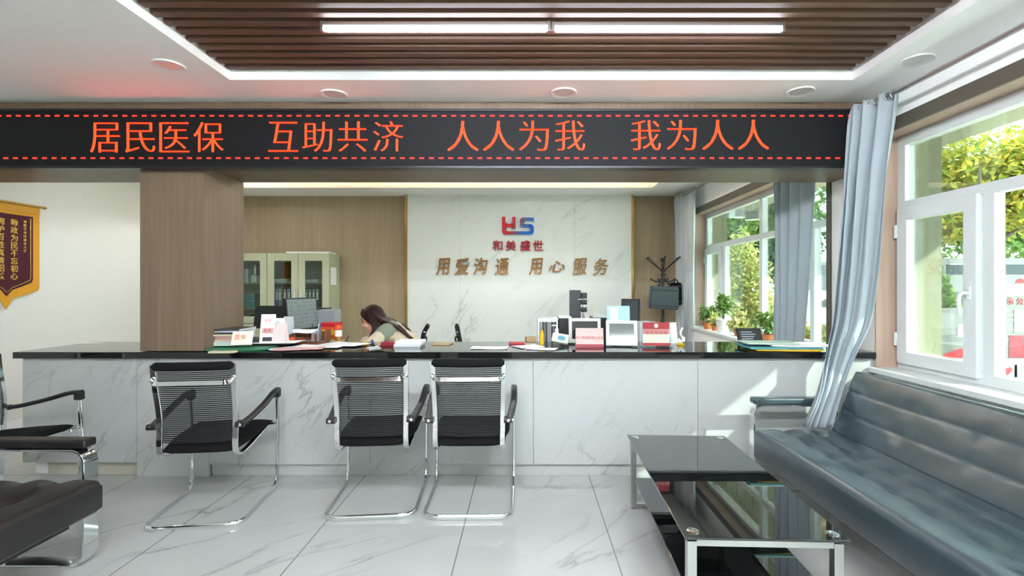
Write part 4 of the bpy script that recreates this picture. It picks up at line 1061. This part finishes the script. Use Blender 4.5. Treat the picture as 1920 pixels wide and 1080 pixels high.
# cluster of boxes and screens on the other desk ------------------------
slab('beige_pot', 'small beige lidded box beside the grey file boxes', 'box', at(995, 630, 4.05).x, 4.12, DZ, .085, .08, .145, M['tan'], .2)
def filebox(label, px0, px1, py0, d, mat, top, n=0, z=DZ):
    w = (px1-px0)/F*d; h = H-(py0-CY)/F*d-z; t = thing('file_box', label, 'box', (at((px0+px1)/2, 600, d).x, d, z))
    MB().box(-w/2, w/2, 0, .24, 0, h-.012, bev=.004).build('case', mat, t)
    MB().box(-w/2-.003, w/2+.003, -.003, .243, h-.012, h, bev=.003).build('lid', top, t)
    for i in range(n):
        x = -w/2+.012+(w-.024)*(i+.5)/n; MB().box(x-(w-.024)/n*.44, x+(w-.024)/n*.44, -.006, .002, .01, h-.03).build('file_spine', M['dark_grey'] if i % 3 else M['grey'], t, smooth=0)
filebox('white file box with grey files standing behind the yellow bottle', 1008, 1046, 597, 4.15, M['white_plastic'], M['white_plastic'], 6)
filebox('black case beside the white file box, half behind the first screen', 1048, 1071, 594, 4.2, M['black_plastic'], M['white_plastic'])
filebox('black case behind the pale blue card', 1112, 1140, 593, 4.3, M['black_plastic'], M['paper_grey'])
# dark all-in-one seen almost edge on, with camera column beside it
t = thing('document_camera', 'dark upright document camera column with black camera heads above the screens', 'document camera', (at(1079, 570, 4.45).x, 4.45, DZ))
hz_ = H-(544-CY)/F*4.45-DZ
MB().box(-.055, .05, 0, .02, .05, hz_, bev=.003).build('panel', M['dark_grey'], t)
MB().box(-.055, -.048, -.004, .004, .08, hz_-.13).build('dark_edge', M['black_plastic'], t)
MB().box(-.09, .12, -.04, .14, 0, .05, bev=.008).build('base', M['white_plastic'], t)
MB().tube([(.075, 0, .05), (.075, 0, hz_-.04)], .011, 12).build('column', M['steel'], t)
for z, r in ((hz_-.05, .028), (hz_-.11, .024), (hz_-.18, .022)): MB().box(.05, .105, -.03, .03, z-r, z+r, bev=.008).build('camera_head', M['black_plastic'], t)
MB().tube([(.02, -.01, hz_-.085), (.13, -.01, hz_-.09)], .005, 8).build('cable', M['paper_grey'], t)
monitor('dark monitor turned towards the windows, behind the pale blue card', (at(1181, 570, 4.35).x, 4.35, DZ), radians(-42), .19, .27, .195, off, radians(-4))
# grey framed screens on the counter
def screen(label, px0, px1, py0, py1, d, yaw, tilt, glass):
    w = (px1-px0)/F*d; top = H-(py0-CY)/F*d; h = (top-CZ1-.012)/cos(radians(tilt))
    t = thing('display_screen', label, 'screen', (at((px0+px1)/2, 600, d).x, d, CZ1), radians(yaw)); X = TR(0, 0, .012) @ RX(radians(-tilt)); f = .024
    b = MB(); b.box(-w/2, w/2, 0, .025, 0, f*1.3).box(-w/2, w/2, 0, .025, h-f, h).box(-w/2, -w/2+f, 0, .025, f*1.3, h-f).box(w/2-f, w/2, 0, .025, f*1.3, h-f); b.box(-w/2+f, w/2-f, .012, .025, f*1.3, h-f)
    b.build('frame', plain('warm_grey_plastic', 'bfc2bc', .4), t, X, smooth=0)
    MB().box(-w/2+f, w/2-f, .007, .013, f*1.3, h-f).build('glass', glass, t, X, smooth=0)
    MB().box(-w*.3, w*.3, .0, .13, 0, .012, bev=.003).build('base', M['black_plastic'], t)
    MB().box(-.04, .04, .02, .05, .012, h*.6).build('stand', M['black_plastic'], t, TR(0, .05, 0) @ RX(radians(-tilt)))
glossy_dark = plain('glossy_dark_glass', '1c1f21', .08, 0, .6)
screen('pale framed black screen behind the pink sign for soldiers', 1067, 1127, 597, 640, 3.78, 0, 8, glossy_dark)
screen('pale framed screen tilted back, between the pink sign and the red one', 1137, 1195, 602, 650, 3.62, -8, 18, plain('glossy_grey_glass', '6d7571', .06, 0, .7))
# signs
pink = plain('pink_card', 'd99a9a', .5)
t, X, w, h = card('counter_sign', 'pink sign with dark characters giving soldiers priority', 'sign', 1080, 1132, 616, 642, 3.60, M['paper_pink'], CZ1, 14, -2, tent=True)
strip(t, X, 'red_foot', -w/2+.001, w/2-.001, .001, h*.16, M['dark_red']); words(t, X, '军人和退役军人优先', -w*.435, h*.5, w*.095, w*.109, M['dark_red'])
t, X, w, h = card('blue_card', 'pale blue picture card standing above the tilted screen', 'card', 1139, 1182, 574, 603, 3.95, M['pale_blue'], CZ1, 6, 0)
strip(t, X, 'white_shape', -w*.35, -w*.02, h*.55, h*.95, M['paper'])
t, X, w, h = card('counter_sign', 'red and cream sign in a clear acrylic stand at the counter', 'sign', 1206, 1256, 605, 650, 3.60, M['cream'], CZ1+.012, 6, -3, th=.002, tent=False)
strip(t, X, 'red_header', -w/2, w/2, h*.72, h, M['red']); strip(t, X, 'pink_fade', -w/2, w/2, h*.5, h*.72, plain('salmon', 'd98d84', .5)); strip(t, X, 'red_foot', -w/2, w/2, 0, h*.12, M['red'])
words(t, X, '党员先锋岗', -w*.34, h*.56, w*.13, w*.17, M['red'])
MB().lathe([(.010, 0), (.016, 0), (.016, .001), (.010, .001)], 20, M=X @ TR(0, -.002, h*.86) @ RX(pi/2)).build('emblem', M['cream'], t)
MB().box(-w/2-.012, w/2+.012, -.005, -.003, -.01, h+.008).box(-w/2-.012, w/2+.012, .004, .006, -.01, h+.008).build('acrylic_sheet', M['acrylic'], t, X, smooth=0)
MB().box(-w/2-.015, w/2+.015, -.05, .05, -.012, -.002, bev=.002).build('acrylic_base', M['acrylic'], t)
slab('paper_stack', 'loose stack of white papers behind the red sign', 'paper', at(1206, 600, 4.12).x, 4.12, DZ, .15, .16, .275, M['paper_grey'], .25)
t, X, w, h = card('white_papers', 'white papers leaning beside the red sign', 'paper', 1256, 1273, 605, 645, 3.85, M['paper'], CZ1, 9, 20, th=.012, tent=False)
# small yellow and white ornament
t = thing('ornament', 'small white curved ornament on a yellow base at the counter', 'ornament', (onz(1276, 647, CZ1).x, onz(1276, 647, CZ1).y, CZ1))
MB().lathe([(.0001, 0), (.026, 0), (.03, .008), (.018, .018), (.0001, .020)], 20).build('base', M['yellow'], t)
MB().tube(smooth_path([(0, 0, .016), (.02, 0, .05), (-.004, 0, .085), (.006, 0, .12), (.018, 0, .135)], .03, 5), .008, 10).build('swan_neck', M['white_plastic'], t)
MB().ell((-.012, 0, .035), (.014, .010, .018), u=12, v=8).ell((.026, 0, .045), (.010, .008, .022), u=12, v=8).build('wing', M['white_plastic'], t)
# tissue bag with pump bottle and yellow bottle
t = thing('tissue_bag', 'pale green tissue packet with a blue printed oval, lying tilted', 'tissue packet', (at(1049, 640, 3.66).x, 3.66, CZ1+.012), radians(-6))
X = RX(radians(-25)) @ RY(radians(10)); MB().box(-.065, .065, -.02, .03, 0, .075, bev=.012, seg=3).build('packet', plain('pale_green_film', 'cfdccb', .35), t, TR(0, 0, .012) @ X)
MB().lathe([(.022, 0), (.026, 0), (.026, .002), (.022, .002)], 24, M=TR(0, 0, .012) @ X @ TR(.01, -.0205, .036) @ Matrix.Diagonal((1.2, 1, .75, 1)) @ RX(pi/2)).build('blue_oval', M['teal'], t)
g = MB(); [put_glyph(g, ch, TR(0, 0, .012) @ X @ TR(-.006+.012*i, -.022, .036), w=.010, h=.014, extrude=.01, depth=.05) for i, ch in enumerate('cm')]; 
g.b.free()
t = thing('pump_bottle', 'clear pump bottle with a white neck behind the tissue packet', 'bottle', (at(1044, 630, 3.80).x, 3.80, CZ1))
MB().lathe([(.0001, 0), (.028, 0), (.03, .01), (.03, .07), (.012, .095), (.012, .105)], 20).build('bottle', plain('milky_gel', 'dfe6e0', .25), t)
MB().lathe([(.014, .1), (.014, .12), (.006, .125), (.006, .15), (.0001, .15)], 16).build('pump', M['white_plastic'], t)
MB().tube([(0, 0, .147), (-.035, -.01, .150), (-.04, -.012, .142)], .005, 8).build('spout', M['white_plastic'], t)
t = thing('yellow_bottle', 'small yellow bottle standing before the white file box', 'bottle', (onz(1016, 646, CZ1).x, onz(1016, 646, CZ1).y, CZ1))
MB().lathe([(.0001, 0), (.017, 0), (.018, .004), (.018, .085), (.014, .092)], 20).build('body', M['yellow'], t); MB().lathe([(.0135, .09), (.014, .112), (.0001, .114)], 20).build('cap', plain('deep_yellow', 'c79a17', .4), t)
# framed black plaque and folders near the curtain
t = thing('plaque', 'black framed plaque leaning at the counter end near the window', 'plaque', (at(1409, 640, 3.88).x, 3.88, CZ1), radians(8)); X = RX(radians(-22)); w, h = .215, .125
MB().box(-w/2, w/2, 0, .012, 0, h, bev=.003).build('frame', M['black_plastic'], t, X); MB().box(-w/2+.012, w/2-.012, -.002, .001, .012, h-.012).build('picture', M['dark_grey'], t, X, smooth=0)
b = MB()
for i in range(4): b.box(-w*.34, w*(.1+.07*(i % 3)), -.003, 0, h*.25+.019*i, h*.25+.019*i+.006)
b.build('text_lines', M['paper_grey'], t, X, smooth=0)
MB().box(-.03, .03, .03, .05, 0, h*.7).build('easel_leg', M['black_plastic'], t, TR(0, .055, 0) @ RX(radians(14)))
q = onz(1465, 655, CZ1)
for i, (c, w, d, x, r, hh_, lb) in enumerate((('yellow', .46, .26, .0, -.05, .013, 'yellow edged folder at the bottom of the pile by the curtain'), ('teal', .50, .27, -.03, -.02, .012, 'blue green folder in the pile by the curtain'), ('paper', .40, .24, .10, -.16, .010, 'white papers on the folder pile by the curtain'), ('mint', .36, .2, -.10, -.04, .008, 'pale green folder on top of the pile by the curtain'))):
    flat('folder' if c != 'paper' else 'paper_sheaf', lb, 'folder' if c != 'paper' else 'paper', 1465, 655, w, d, M[c], r, hh_, z=CZ1+.0145*i+.0005, curl=.003, seed=i).location.x += x

# coat rack ------------------------------------------------------------
d = 6.8; t = thing('coat_rack', 'dark wooden coat rack in the corner behind the counter', 'coat rack', (at(1243, 500, d).x, d, 0))
wd = plain('dark_wood', '2b211c', .35); ht = H+(537-484)/F*d
MB().tube([(0, 0, .25), (0, 0, ht-.06)], .022, 14).lathe([(.02, 0), (.03, .02), (.02, .05), (.032, .08), (.0001, .11)], 16, M=TR(0, 0, ht-.10)).build('pole', wd, t)
for z in (ht-.20, ht-.26, ht-.32): MB().lathe([(.02, 0), (.038, .012), (.038, .03), (.02, .042)], 16, M=TR(0, 0, z)).build('collar', wd, t)
for k in range(6):
    a = 2*pi*k/6+.35; c, s = cos(a), sin(a)
    MB().tube(smooth_path([(.02*c, .02*s, ht-.18), (.12*c, .12*s, ht-.10), (.24*c, .24*s, ht-.005)], .05, 4), .009, 8).ell((.245*c, .245*s, ht), (.016, .016, .016), u=10, v=8).build('hook', wd, t)
for k in range(4):
    a = 2*pi*k/4+.1; c, s = cos(a), sin(a)
    MB().tube(smooth_path([(.02*c, .02*s, ht-.32), (.10*c, .10*s, ht-.34), (.17*c, .17*s, ht-.30)], .04, 4), .009, 8).ell((.172*c, .172*s, ht-.298), (.015,)*3, u=10, v=8).build('hook', wd, t)
for k in range(4):
    a = 2*pi*k/4+.4; c, s = cos(a), sin(a)
    MB().tube(smooth_path([(0, 0, .95), (.04*c, .04*s, .80), (.12*c, .12*s, .45), (.25*c, .25*s, .03), (.29*c, .29*s, .015)], .1, 5), .013, 8).build('leg', wd, t)
def bag(label, px0, px1, py0, py1, d, mat, yaw, hook_z, tilt=0):
    w = (px1-px0)/F*d; h = (py1-py0)/F*d; p = at((px0+px1)/2, py1, d); t = thing('hand_bag', label, 'bag', p, yaw)
    Xr = RY(radians(tilt))
    b = MB(); b.prism([(-w*.5, 0), (w*.5, 0), (w*.47, h), (-w*.47, h)], .09, TR(0, -.045, 0)); e = bmesh.ops.bevel(b.b, geom=list(b.b.edges), offset=.014, segments=3, affect='EDGES')
    b.build('body', mat, t, Xr)
    MB().box(-w*.48, w*.48, -.050, -.044, h*.80, h*.86).box(-w*.49, w*.49, -.050, -.044, h*.12, h*.17).build('trim', M['black_plastic'], t, Xr, smooth=0)
    for yy in (-.03, .03):
        MB().tube(smooth_path([(-w*.2, yy, h-.01), (-w*.1, yy*.3, h+(hook_z-p.z-h)*.7), (0, 0, hook_z-p.z), (w*.1, yy*.3, h+(hook_z-p.z-h)*.7), (w*.2, yy, h-.01)], .05, 4), .008, 8).build('handle', M['black_plastic'], t, Xr)
bag('grey black leather handbag hanging from the coat rack', 1215, 1271, 537, 580, 6.62, plain('bag_leather', '343c42', .4), .05, ht-.29, 3)
bag('smaller black bag hanging behind the grey handbag on the coat rack', 1256, 1278, 530, 572, 6.95, M['black_fabric'], -.2, ht-.30)

# plants on the office sill ----------------------------------------------
def sill_plant(label, px, d, pr, ph, potm, r, hgt, leaf, seed, n=420):
    x = (px-CX)/F*d; t = thing('potted_plant', label, 'plant', (x, d, SZ+.0045), 0, 'potted plants on the office sill')
    MB().lathe([(.0001, 0), (pr*.72, 0), (pr, ph*.9), (pr*1.08, ph*.9), (pr*1.08, ph), (pr*.9, ph), (pr*.85, ph*.86), (.0001, ph*.86)], 22).build('pot', potm, t)
    MB().lathe([(.0001, ph*.87), (pr*.86, ph*.87), (.0001, ph*.885)], 22).build('soil', M['soil'], t)
    b = MB(); leafy(b, (0, 0, ph+hgt*.5), (r*1.15, r*1.15, hgt*.75), int(n*.42), .038, seed, cl=14); b.build('foliage', leaf, t, smooth=0)
    b = MB()
    for k in range(4): a = 1.6*k; b.tube([(0, 0, ph*.85), (cos(a)*r*.4, sin(a)*r*.4, ph+hgt*.8)], .004, 6)
    b.build('stem', bark, t)
sill_plant('leafy plant in a terracotta pot at the far end of the office sill', 1327, 6.35, .065, .09, M['terracotta'], .12, .22, LG, 1)
sill_plant('small plant in a terracotta pot near the end of the office sill', 1341, 6.10, .05, .075, M['terracotta'], .09, .16, LB, 2, 260)
sill_plant('tall thin plant in a white tapered pot on the office sill', 1356, 5.80, .085, .17, M['white_plastic'], .11, .30, LG, 3)
sill_plant('pale leafy plant in a small clay pot behind the black plaque', 1384, 5.45, .05, .07, M['terracotta'], .12, .22, LB, 4)
sill_plant('bushy plant in a clay pot next to the hanging grey blue curtain', 1440, 4.85, .06, .08, M['terracotta'], .15, .20, LG, 5)

# pennant on the side wall -------------------------------------------------
y0, y1 = 4.02, 4.63; zt_, zb_ = 2.11, 1.13
t = thing('pennant', 'dark red award pennant with yellow fringe and gold Chinese characters', 'pennant', (XL+.02, (y0+y1)/2, zt_)); Wp = (y1-y0)/2
Xw = RZ(radians(90)) @ Matrix.Identity(4)   # drawn facing -y, then turned to face the hall
hp = zt_-zb_
sh = lambda w, top, side, tip: [(-w, top), (w, top), (w, side), (w*.96, side-.03), (w*.55, side-.07), (w*.2, side-.1), (0, tip), (-w*.2, side-.1), (-w*.55, side-.07), (-w*.96, side-.03), (-w, side)]
MB().prism(sh(Wp-.01, 0, -hp*.80, -hp), .006, TR(0, -.004, 0)).build('fringe', plain('yellow_fringe', 'e0a02a', .8), t, Xw, smooth=0)
MB().prism(sh(Wp-.075, -.115, -hp*.72, -hp*.88), .004, TR(0, -.0085, 0)).build('cloth', plain('maroon_velvet', '4c1524', .85), t, Xw, smooth=0)
bp = [Vector((x, -.010, z)) for x, z in sh(Wp-.098, -.135, -hp*.70, -hp*.845)][1:]+[Vector((-(Wp-.098), -.010, -.135))]
MB().bar(bp, .008, .003, up=(0, 1, 0)).build('border_cord', M['gold'], t, Xw)
MB().box(-Wp+.01, Wp-.01, -.009, .0, -.085, -.012, bev=.002).build('header', plain('yellow_satin', 'd99c22', .6), t, Xw)
MB().tube([(-Wp-.03, -.010, -.012), (Wp+.03, -.010, -.012)], .012, 12).ell((Wp+.03, -.010, -.012), (.022, .016, .016), u=12, v=8).ell((-Wp-.03, -.010, -.012), (.022, .016, .016), u=12, v=8).build('rod', M['gold'], t, Xw)
gold_t = plain('gold_thread', 'd8b24a', .5)
for s_, x, sz, gp, z in (('勤政为民不忘初心', .06, .062, .070, -.19), ('拥护百姓真情昭然', -.055, .062, .070, -.19), ('赠医疗保险服务大厅', .155, .026, .034, -.17)):
    for i, ch in enumerate(s_):
        g = MB(); put_glyph(g, ch, TR(x, -.011, z-gp*i), w=sz, h=sz, offset=.012, extrude=.01, depth=.12); g.build('character', gold_t, t, Xw, smooth=0)
# ------------------------------------------------------------------ the person writing behind the counter
PX_, PY_ = -1.02, 4.42
per = thing('person', 'person with long dark hair in a beige jacket, bent over writing behind the counter', 'person', (PX_, PY_, 0))
inv = TR(-PX_, -PY_, 0)
skin = Mt('skin', 'd9a78c', .5, 0, .4); skin.set('Subsurface Weight', .12); skin.set('Subsurface Radius', (.02, .008, .005)); SK = skin.m
hc = Vector((-1.405, 4.42, 1.035)); a_ = radians(20)
hf = Vector((-cos(a_), 0, -sin(a_))); hu = Vector((-sin(a_), 0, cos(a_))); hs = Vector((0, 1, 0))
def hd(f, s, u): return hc+hf*f+hs*s+hu*u
MH = Matrix(((hf.x, hs.x, hu.x, hc.x), (hf.y, hs.y, hu.y, hc.y), (hf.z, hs.z, hu.z, hc.z), (0, 0, 0, 1)))
sh_n, sh_f = (-1.255, 4.262, .915), (-1.255, 4.578, .915)
el_n, el_f = (-1.335, 4.115, .832), (-1.38, 4.74, .84)
wr_n, wr_f = (-1.515, 4.20, .808), (-1.53, 4.56, .812)
pel, wai, che, upc, nek = (-.93, PY_, .54), (-1.00, PY_, .66), (-1.11, PY_, .80), (-1.215, PY_, .915), (-1.285, PY_, .955)
b = MB()
b.cap(pel, wai, .125, .110).cap(wai, che, .108, .118).cap(che, upc, .116, .095)
for s, e, w in ((sh_n, el_n, wr_n), (sh_f, el_f, wr_f)):
    b.cap(upc, s, .085, .052).cap(s, e, .046, .036).cap(e, w, .035, .024)
b.cap(upc, nek, .07, .050).cap(nek, hd(-.045, 0, -.05), .048, .046)
b.ell((0, 0, .022), (.094, .075, .100), MH, 28, 20).ell((.030, 0, -.055), (.058, .054, .062), MH, 22, 16).ell((.062, 0, -.098), (.022, .024, .018), MH, 14, 10)
b.cap(hd(.090, 0, .0), hd(.108, 0, -.030), .008, .0125).ell((.066, .040, -.038), (.022, .022, .022), MH, 14, 10).ell((.066, -.040, -.038), (.022, .022, .022), MH, 14, 10)
for s in (-1, 1): b.ell((-.005, s*.076, -.012), (.018, .008, .030), MH, 12, 10)
b.cap(hd(.084, -.018, -.068), hd(.084, .018, -.068), .008, .008)
# hands: palm, four bent fingers of different length, and a thumb set on the side
def hand(w, d, side, curl):
    w = Vector(w); d = Vector(d).normalized(); up = Vector((0, 0, 1)); sd = d.cross(up).normalized()*side
    for k in (-.026, -.009, .009, .026): b.cap(w, w+d*.075+sd*k, .017, .0105)
    for k, l in ((-.029, .052), (-.010, .066), (.010, .072), (.029, .064)):
        p = w+d*.075+sd*k; c = 0
        for q in (.45, .32, .23):
            c += curl; n_ = p+(d*cos(c)+Vector((0, 0, -1))*sin(c))*l*q*1.1; b.cap(p, n_, .0092, .0084, 10); p = n_
    p = w+d*.025+sd*.028; q = p+(d*.6+sd*.6)*.034+Vector((0, 0, -.006)); b.cap(p, q, .013, .0105, 10); r_ = q+(d*.95+sd*.05)*.028; b.cap(q, r_, .0105, .009, 10)
hand(wr_n, (-.95, .28, -.10), -1, .38); hand(wr_f, (-.9, -.35, -.14), 1, .30)
for s in (-1, 1):
    y = PY_+s*.09
    b.cap((-.93, y, .54), (-1.30, y+s*.03, .53), .085, .060).cap((-1.30, y+s*.03, .53), (-1.26, y+s*.03, .11), .056, .036).cap((-1.26, y+s*.03, .07), (-1.36, y+s*.04, .035), .035, .028)
body = fuse(b.build('body', SK, per, inv), .0055, 3)
# face
for s in (-1, 1):
    MB().ell((.083, s*.031, .006), (.008, .014, .0055), MH, 12, 8).build('eye', plain('dark_eye', '1b1412', .2), per, inv)
    MB().tube([hd(.090, s*.016, .024), hd(.092, s*.031, .029), hd(.082, s*.047, .024)], .0035, 6).build('eyebrow', plain('brow', '2a1b15', .8), per, inv)
b = MB(); b.cap(hd(.092, -.016, -.064), hd(.092, .016, -.064), .0045, .0045).cap(hd(.091, -.014, -.073), hd(.091, .014, -.073), .005, .005); b.build('lips', plain('lips', 'b0605a', .4), per, inv)
# jacket
def body_cover(b, g, arm=True):
    b.cap(pel, wai, .14+g, .125+g).cap(wai, che, .122+g, .132+g).cap(che, upc, .130+g, .108+g)
    for s, e, w in ((sh_n, el_n, wr_n), (sh_f, el_f, wr_f)):
        w2 = Vector(e).lerp(Vector(w), .93)
        b.cap(upc, s, .100+g, .072+g).cap(s, e, .068+g, .056+g).cap(e, w2, .055+g, .040+g)
jk = cloth('beige_jacket', 'c9b79c', 'd6c6ad', 0)
b = MB(); body_cover(b, 0); b.cap(nek, Vector(nek)+Vector((.02, 0, -.02)), .066, .09)
jo = fuse(b.build('jacket', jk, per, inv), .009, 3)
d_ = jo.modifiers.new('folds', 'DISPLACE'); tx = bpy.data.textures.new('folds', 'CLOUDS'); tx.noise_scale = .055; d_.texture = tx; d_.strength = .016; d_.mid_level = .5
yk = cloth('grey_green_yoke', '7d8070', '8b8e7c', 0)
b = MB()
for q, e_ in ((sh_n, el_n), (sh_f, el_f)):
    v_ = Vector(q); b.cap(v_.lerp(Vector(upc), .7)+Vector((0, 0, .020)), v_+Vector((.0, 0, .006)), .095, .073)
    b.cap(v_+Vector((0, 0, .006)), v_.lerp(Vector(e_), .18), .073, .0715)
fuse(b.build('shoulder_yoke', yk, per, inv), .009, 3)
for e, w in ((el_n, wr_n), (el_f, wr_f)):
    MB().cap(Vector(e).lerp(Vector(w), .84), Vector(e).lerp(Vector(w), .95), .046, .043).build('cuff', jk, per, inv)
b = MB()
b.cap(pel, (-.96, PY_, .58), .145, .14)
for s in (-1, 1):
    y = PY_+s*.09; b.cap((-.93, y, .54), (-1.30, y+s*.03, .53), .097, .072).cap((-1.30, y+s*.03, .53), (-1.26, y+s*.03, .12), .070, .056)
fuse(b.build('trousers', M['navy'], per, inv), .012, 3)
for s in (-1, 1):
    y = PY_+s*.12; MB().cap((-1.26, y, .052), (-1.38, y+s*.01, .046), .052, .044).build('shoe', M['black_plastic'], per, inv)
# hair: cap over the skull, long locks down the back and beside the cheeks
hm = Mt('dark_brown_hair', '1a0f0b', .48, 0, .25); hv = hm.noise(hm.coords((60, 60, 8)), 2, 3); hm.base(hm.mix(hv, '0e0807', '341a12')); hm.bump(hv, .5, .004)
b = MB(); b.ell((-.020, 0, .034), (.098, .087, .100), MH, 28, 20).ell((-.060, 0, -.02), (.066, .088, .090), MH, 24, 18)
R_ = random.Random(5)
for i in range(13):
    y = -.090+.015*i; k = 1-abs(y)/.13
    p0 = hd(-.03-.03*k, y*.75, .06+.02*k); p1 = hd(-.110*(.6+.4*k), y, -.03); p2 = Vector((-1.240+.01*k, 4.42+y*1.2, 1.035-.035*(1-k))); p3 = Vector((-1.125+R_.uniform(-.02, .02), 4.42+y*1.3, .978+R_.uniform(-.01, .01)-.05*(1-k))); p4 = Vector((-1.04+R_.uniform(-.03, .03), 4.42+y*1.25, .885-.04*(1-k)))
    P_ = smooth_path([p0, p1, p2, p3, p4], .12, 5); n_ = len(P_)
    b.tube(P_, .019, 9, scale=[1-.62*(q/(n_-1))**1.5 for q in range(n_)])
for s in (-1, 1):
    for i in range(4):
        f = -.002-.020*i
        b.tube(smooth_path([hd(f*.6+.01, s*.060, .088), hd(f+.004, s*.084, .02), hd(f-.010, s*.088, -.06), Vector((-1.365+.028*i, 4.42+s*(.112-.004*i), .925)), Vector((-1.40+.030*i, 4.42+s*.122, .865))], .06, 4), .014, 9)
    b.tube(smooth_path([hd(.045, s*.012, .116), hd(.070, s*.050, .080), hd(.040, s*.080, .030), hd(.006, s*.086, -.03)], .05, 4), .013, 8)
fuse(b.build('hair', hm.m, per, inv), .0065, 3)
o = MB().tube([(0, 0, 0), (.03, .01, .055), (.06, .02, .13)], .004, 8).build('pen', M['black_plastic']); o.location = (-1.625, 4.235, DZ+.012); tag(o, 'black pen in the hand of the person writing', 'pen')
slab('writing_sheet', 'white sheet under the hands of the person writing', 'paper', -1.63, 4.36, DZ+.0005, .21, .30, .002, M['paper'], .1)
t = thing('stool', 'grey office stool the person sits on behind the counter', 'stool', (-.93, PY_, 0))
MB().lathe([(.0001, .34), (.19, .34), (.20, .355), (.19, .378), (.0001, .382)], 28).build('seat', M['dark_grey'], t); MB().tube([(0, 0, .05), (0, 0, .35)], .025, 12).build('post', M['steel'], t); MB().lathe([(.0001, 0), (.2, 0), (.2, .012), (.03, .05), (.0001, .05)], 28).build('base', M['steel'], t)
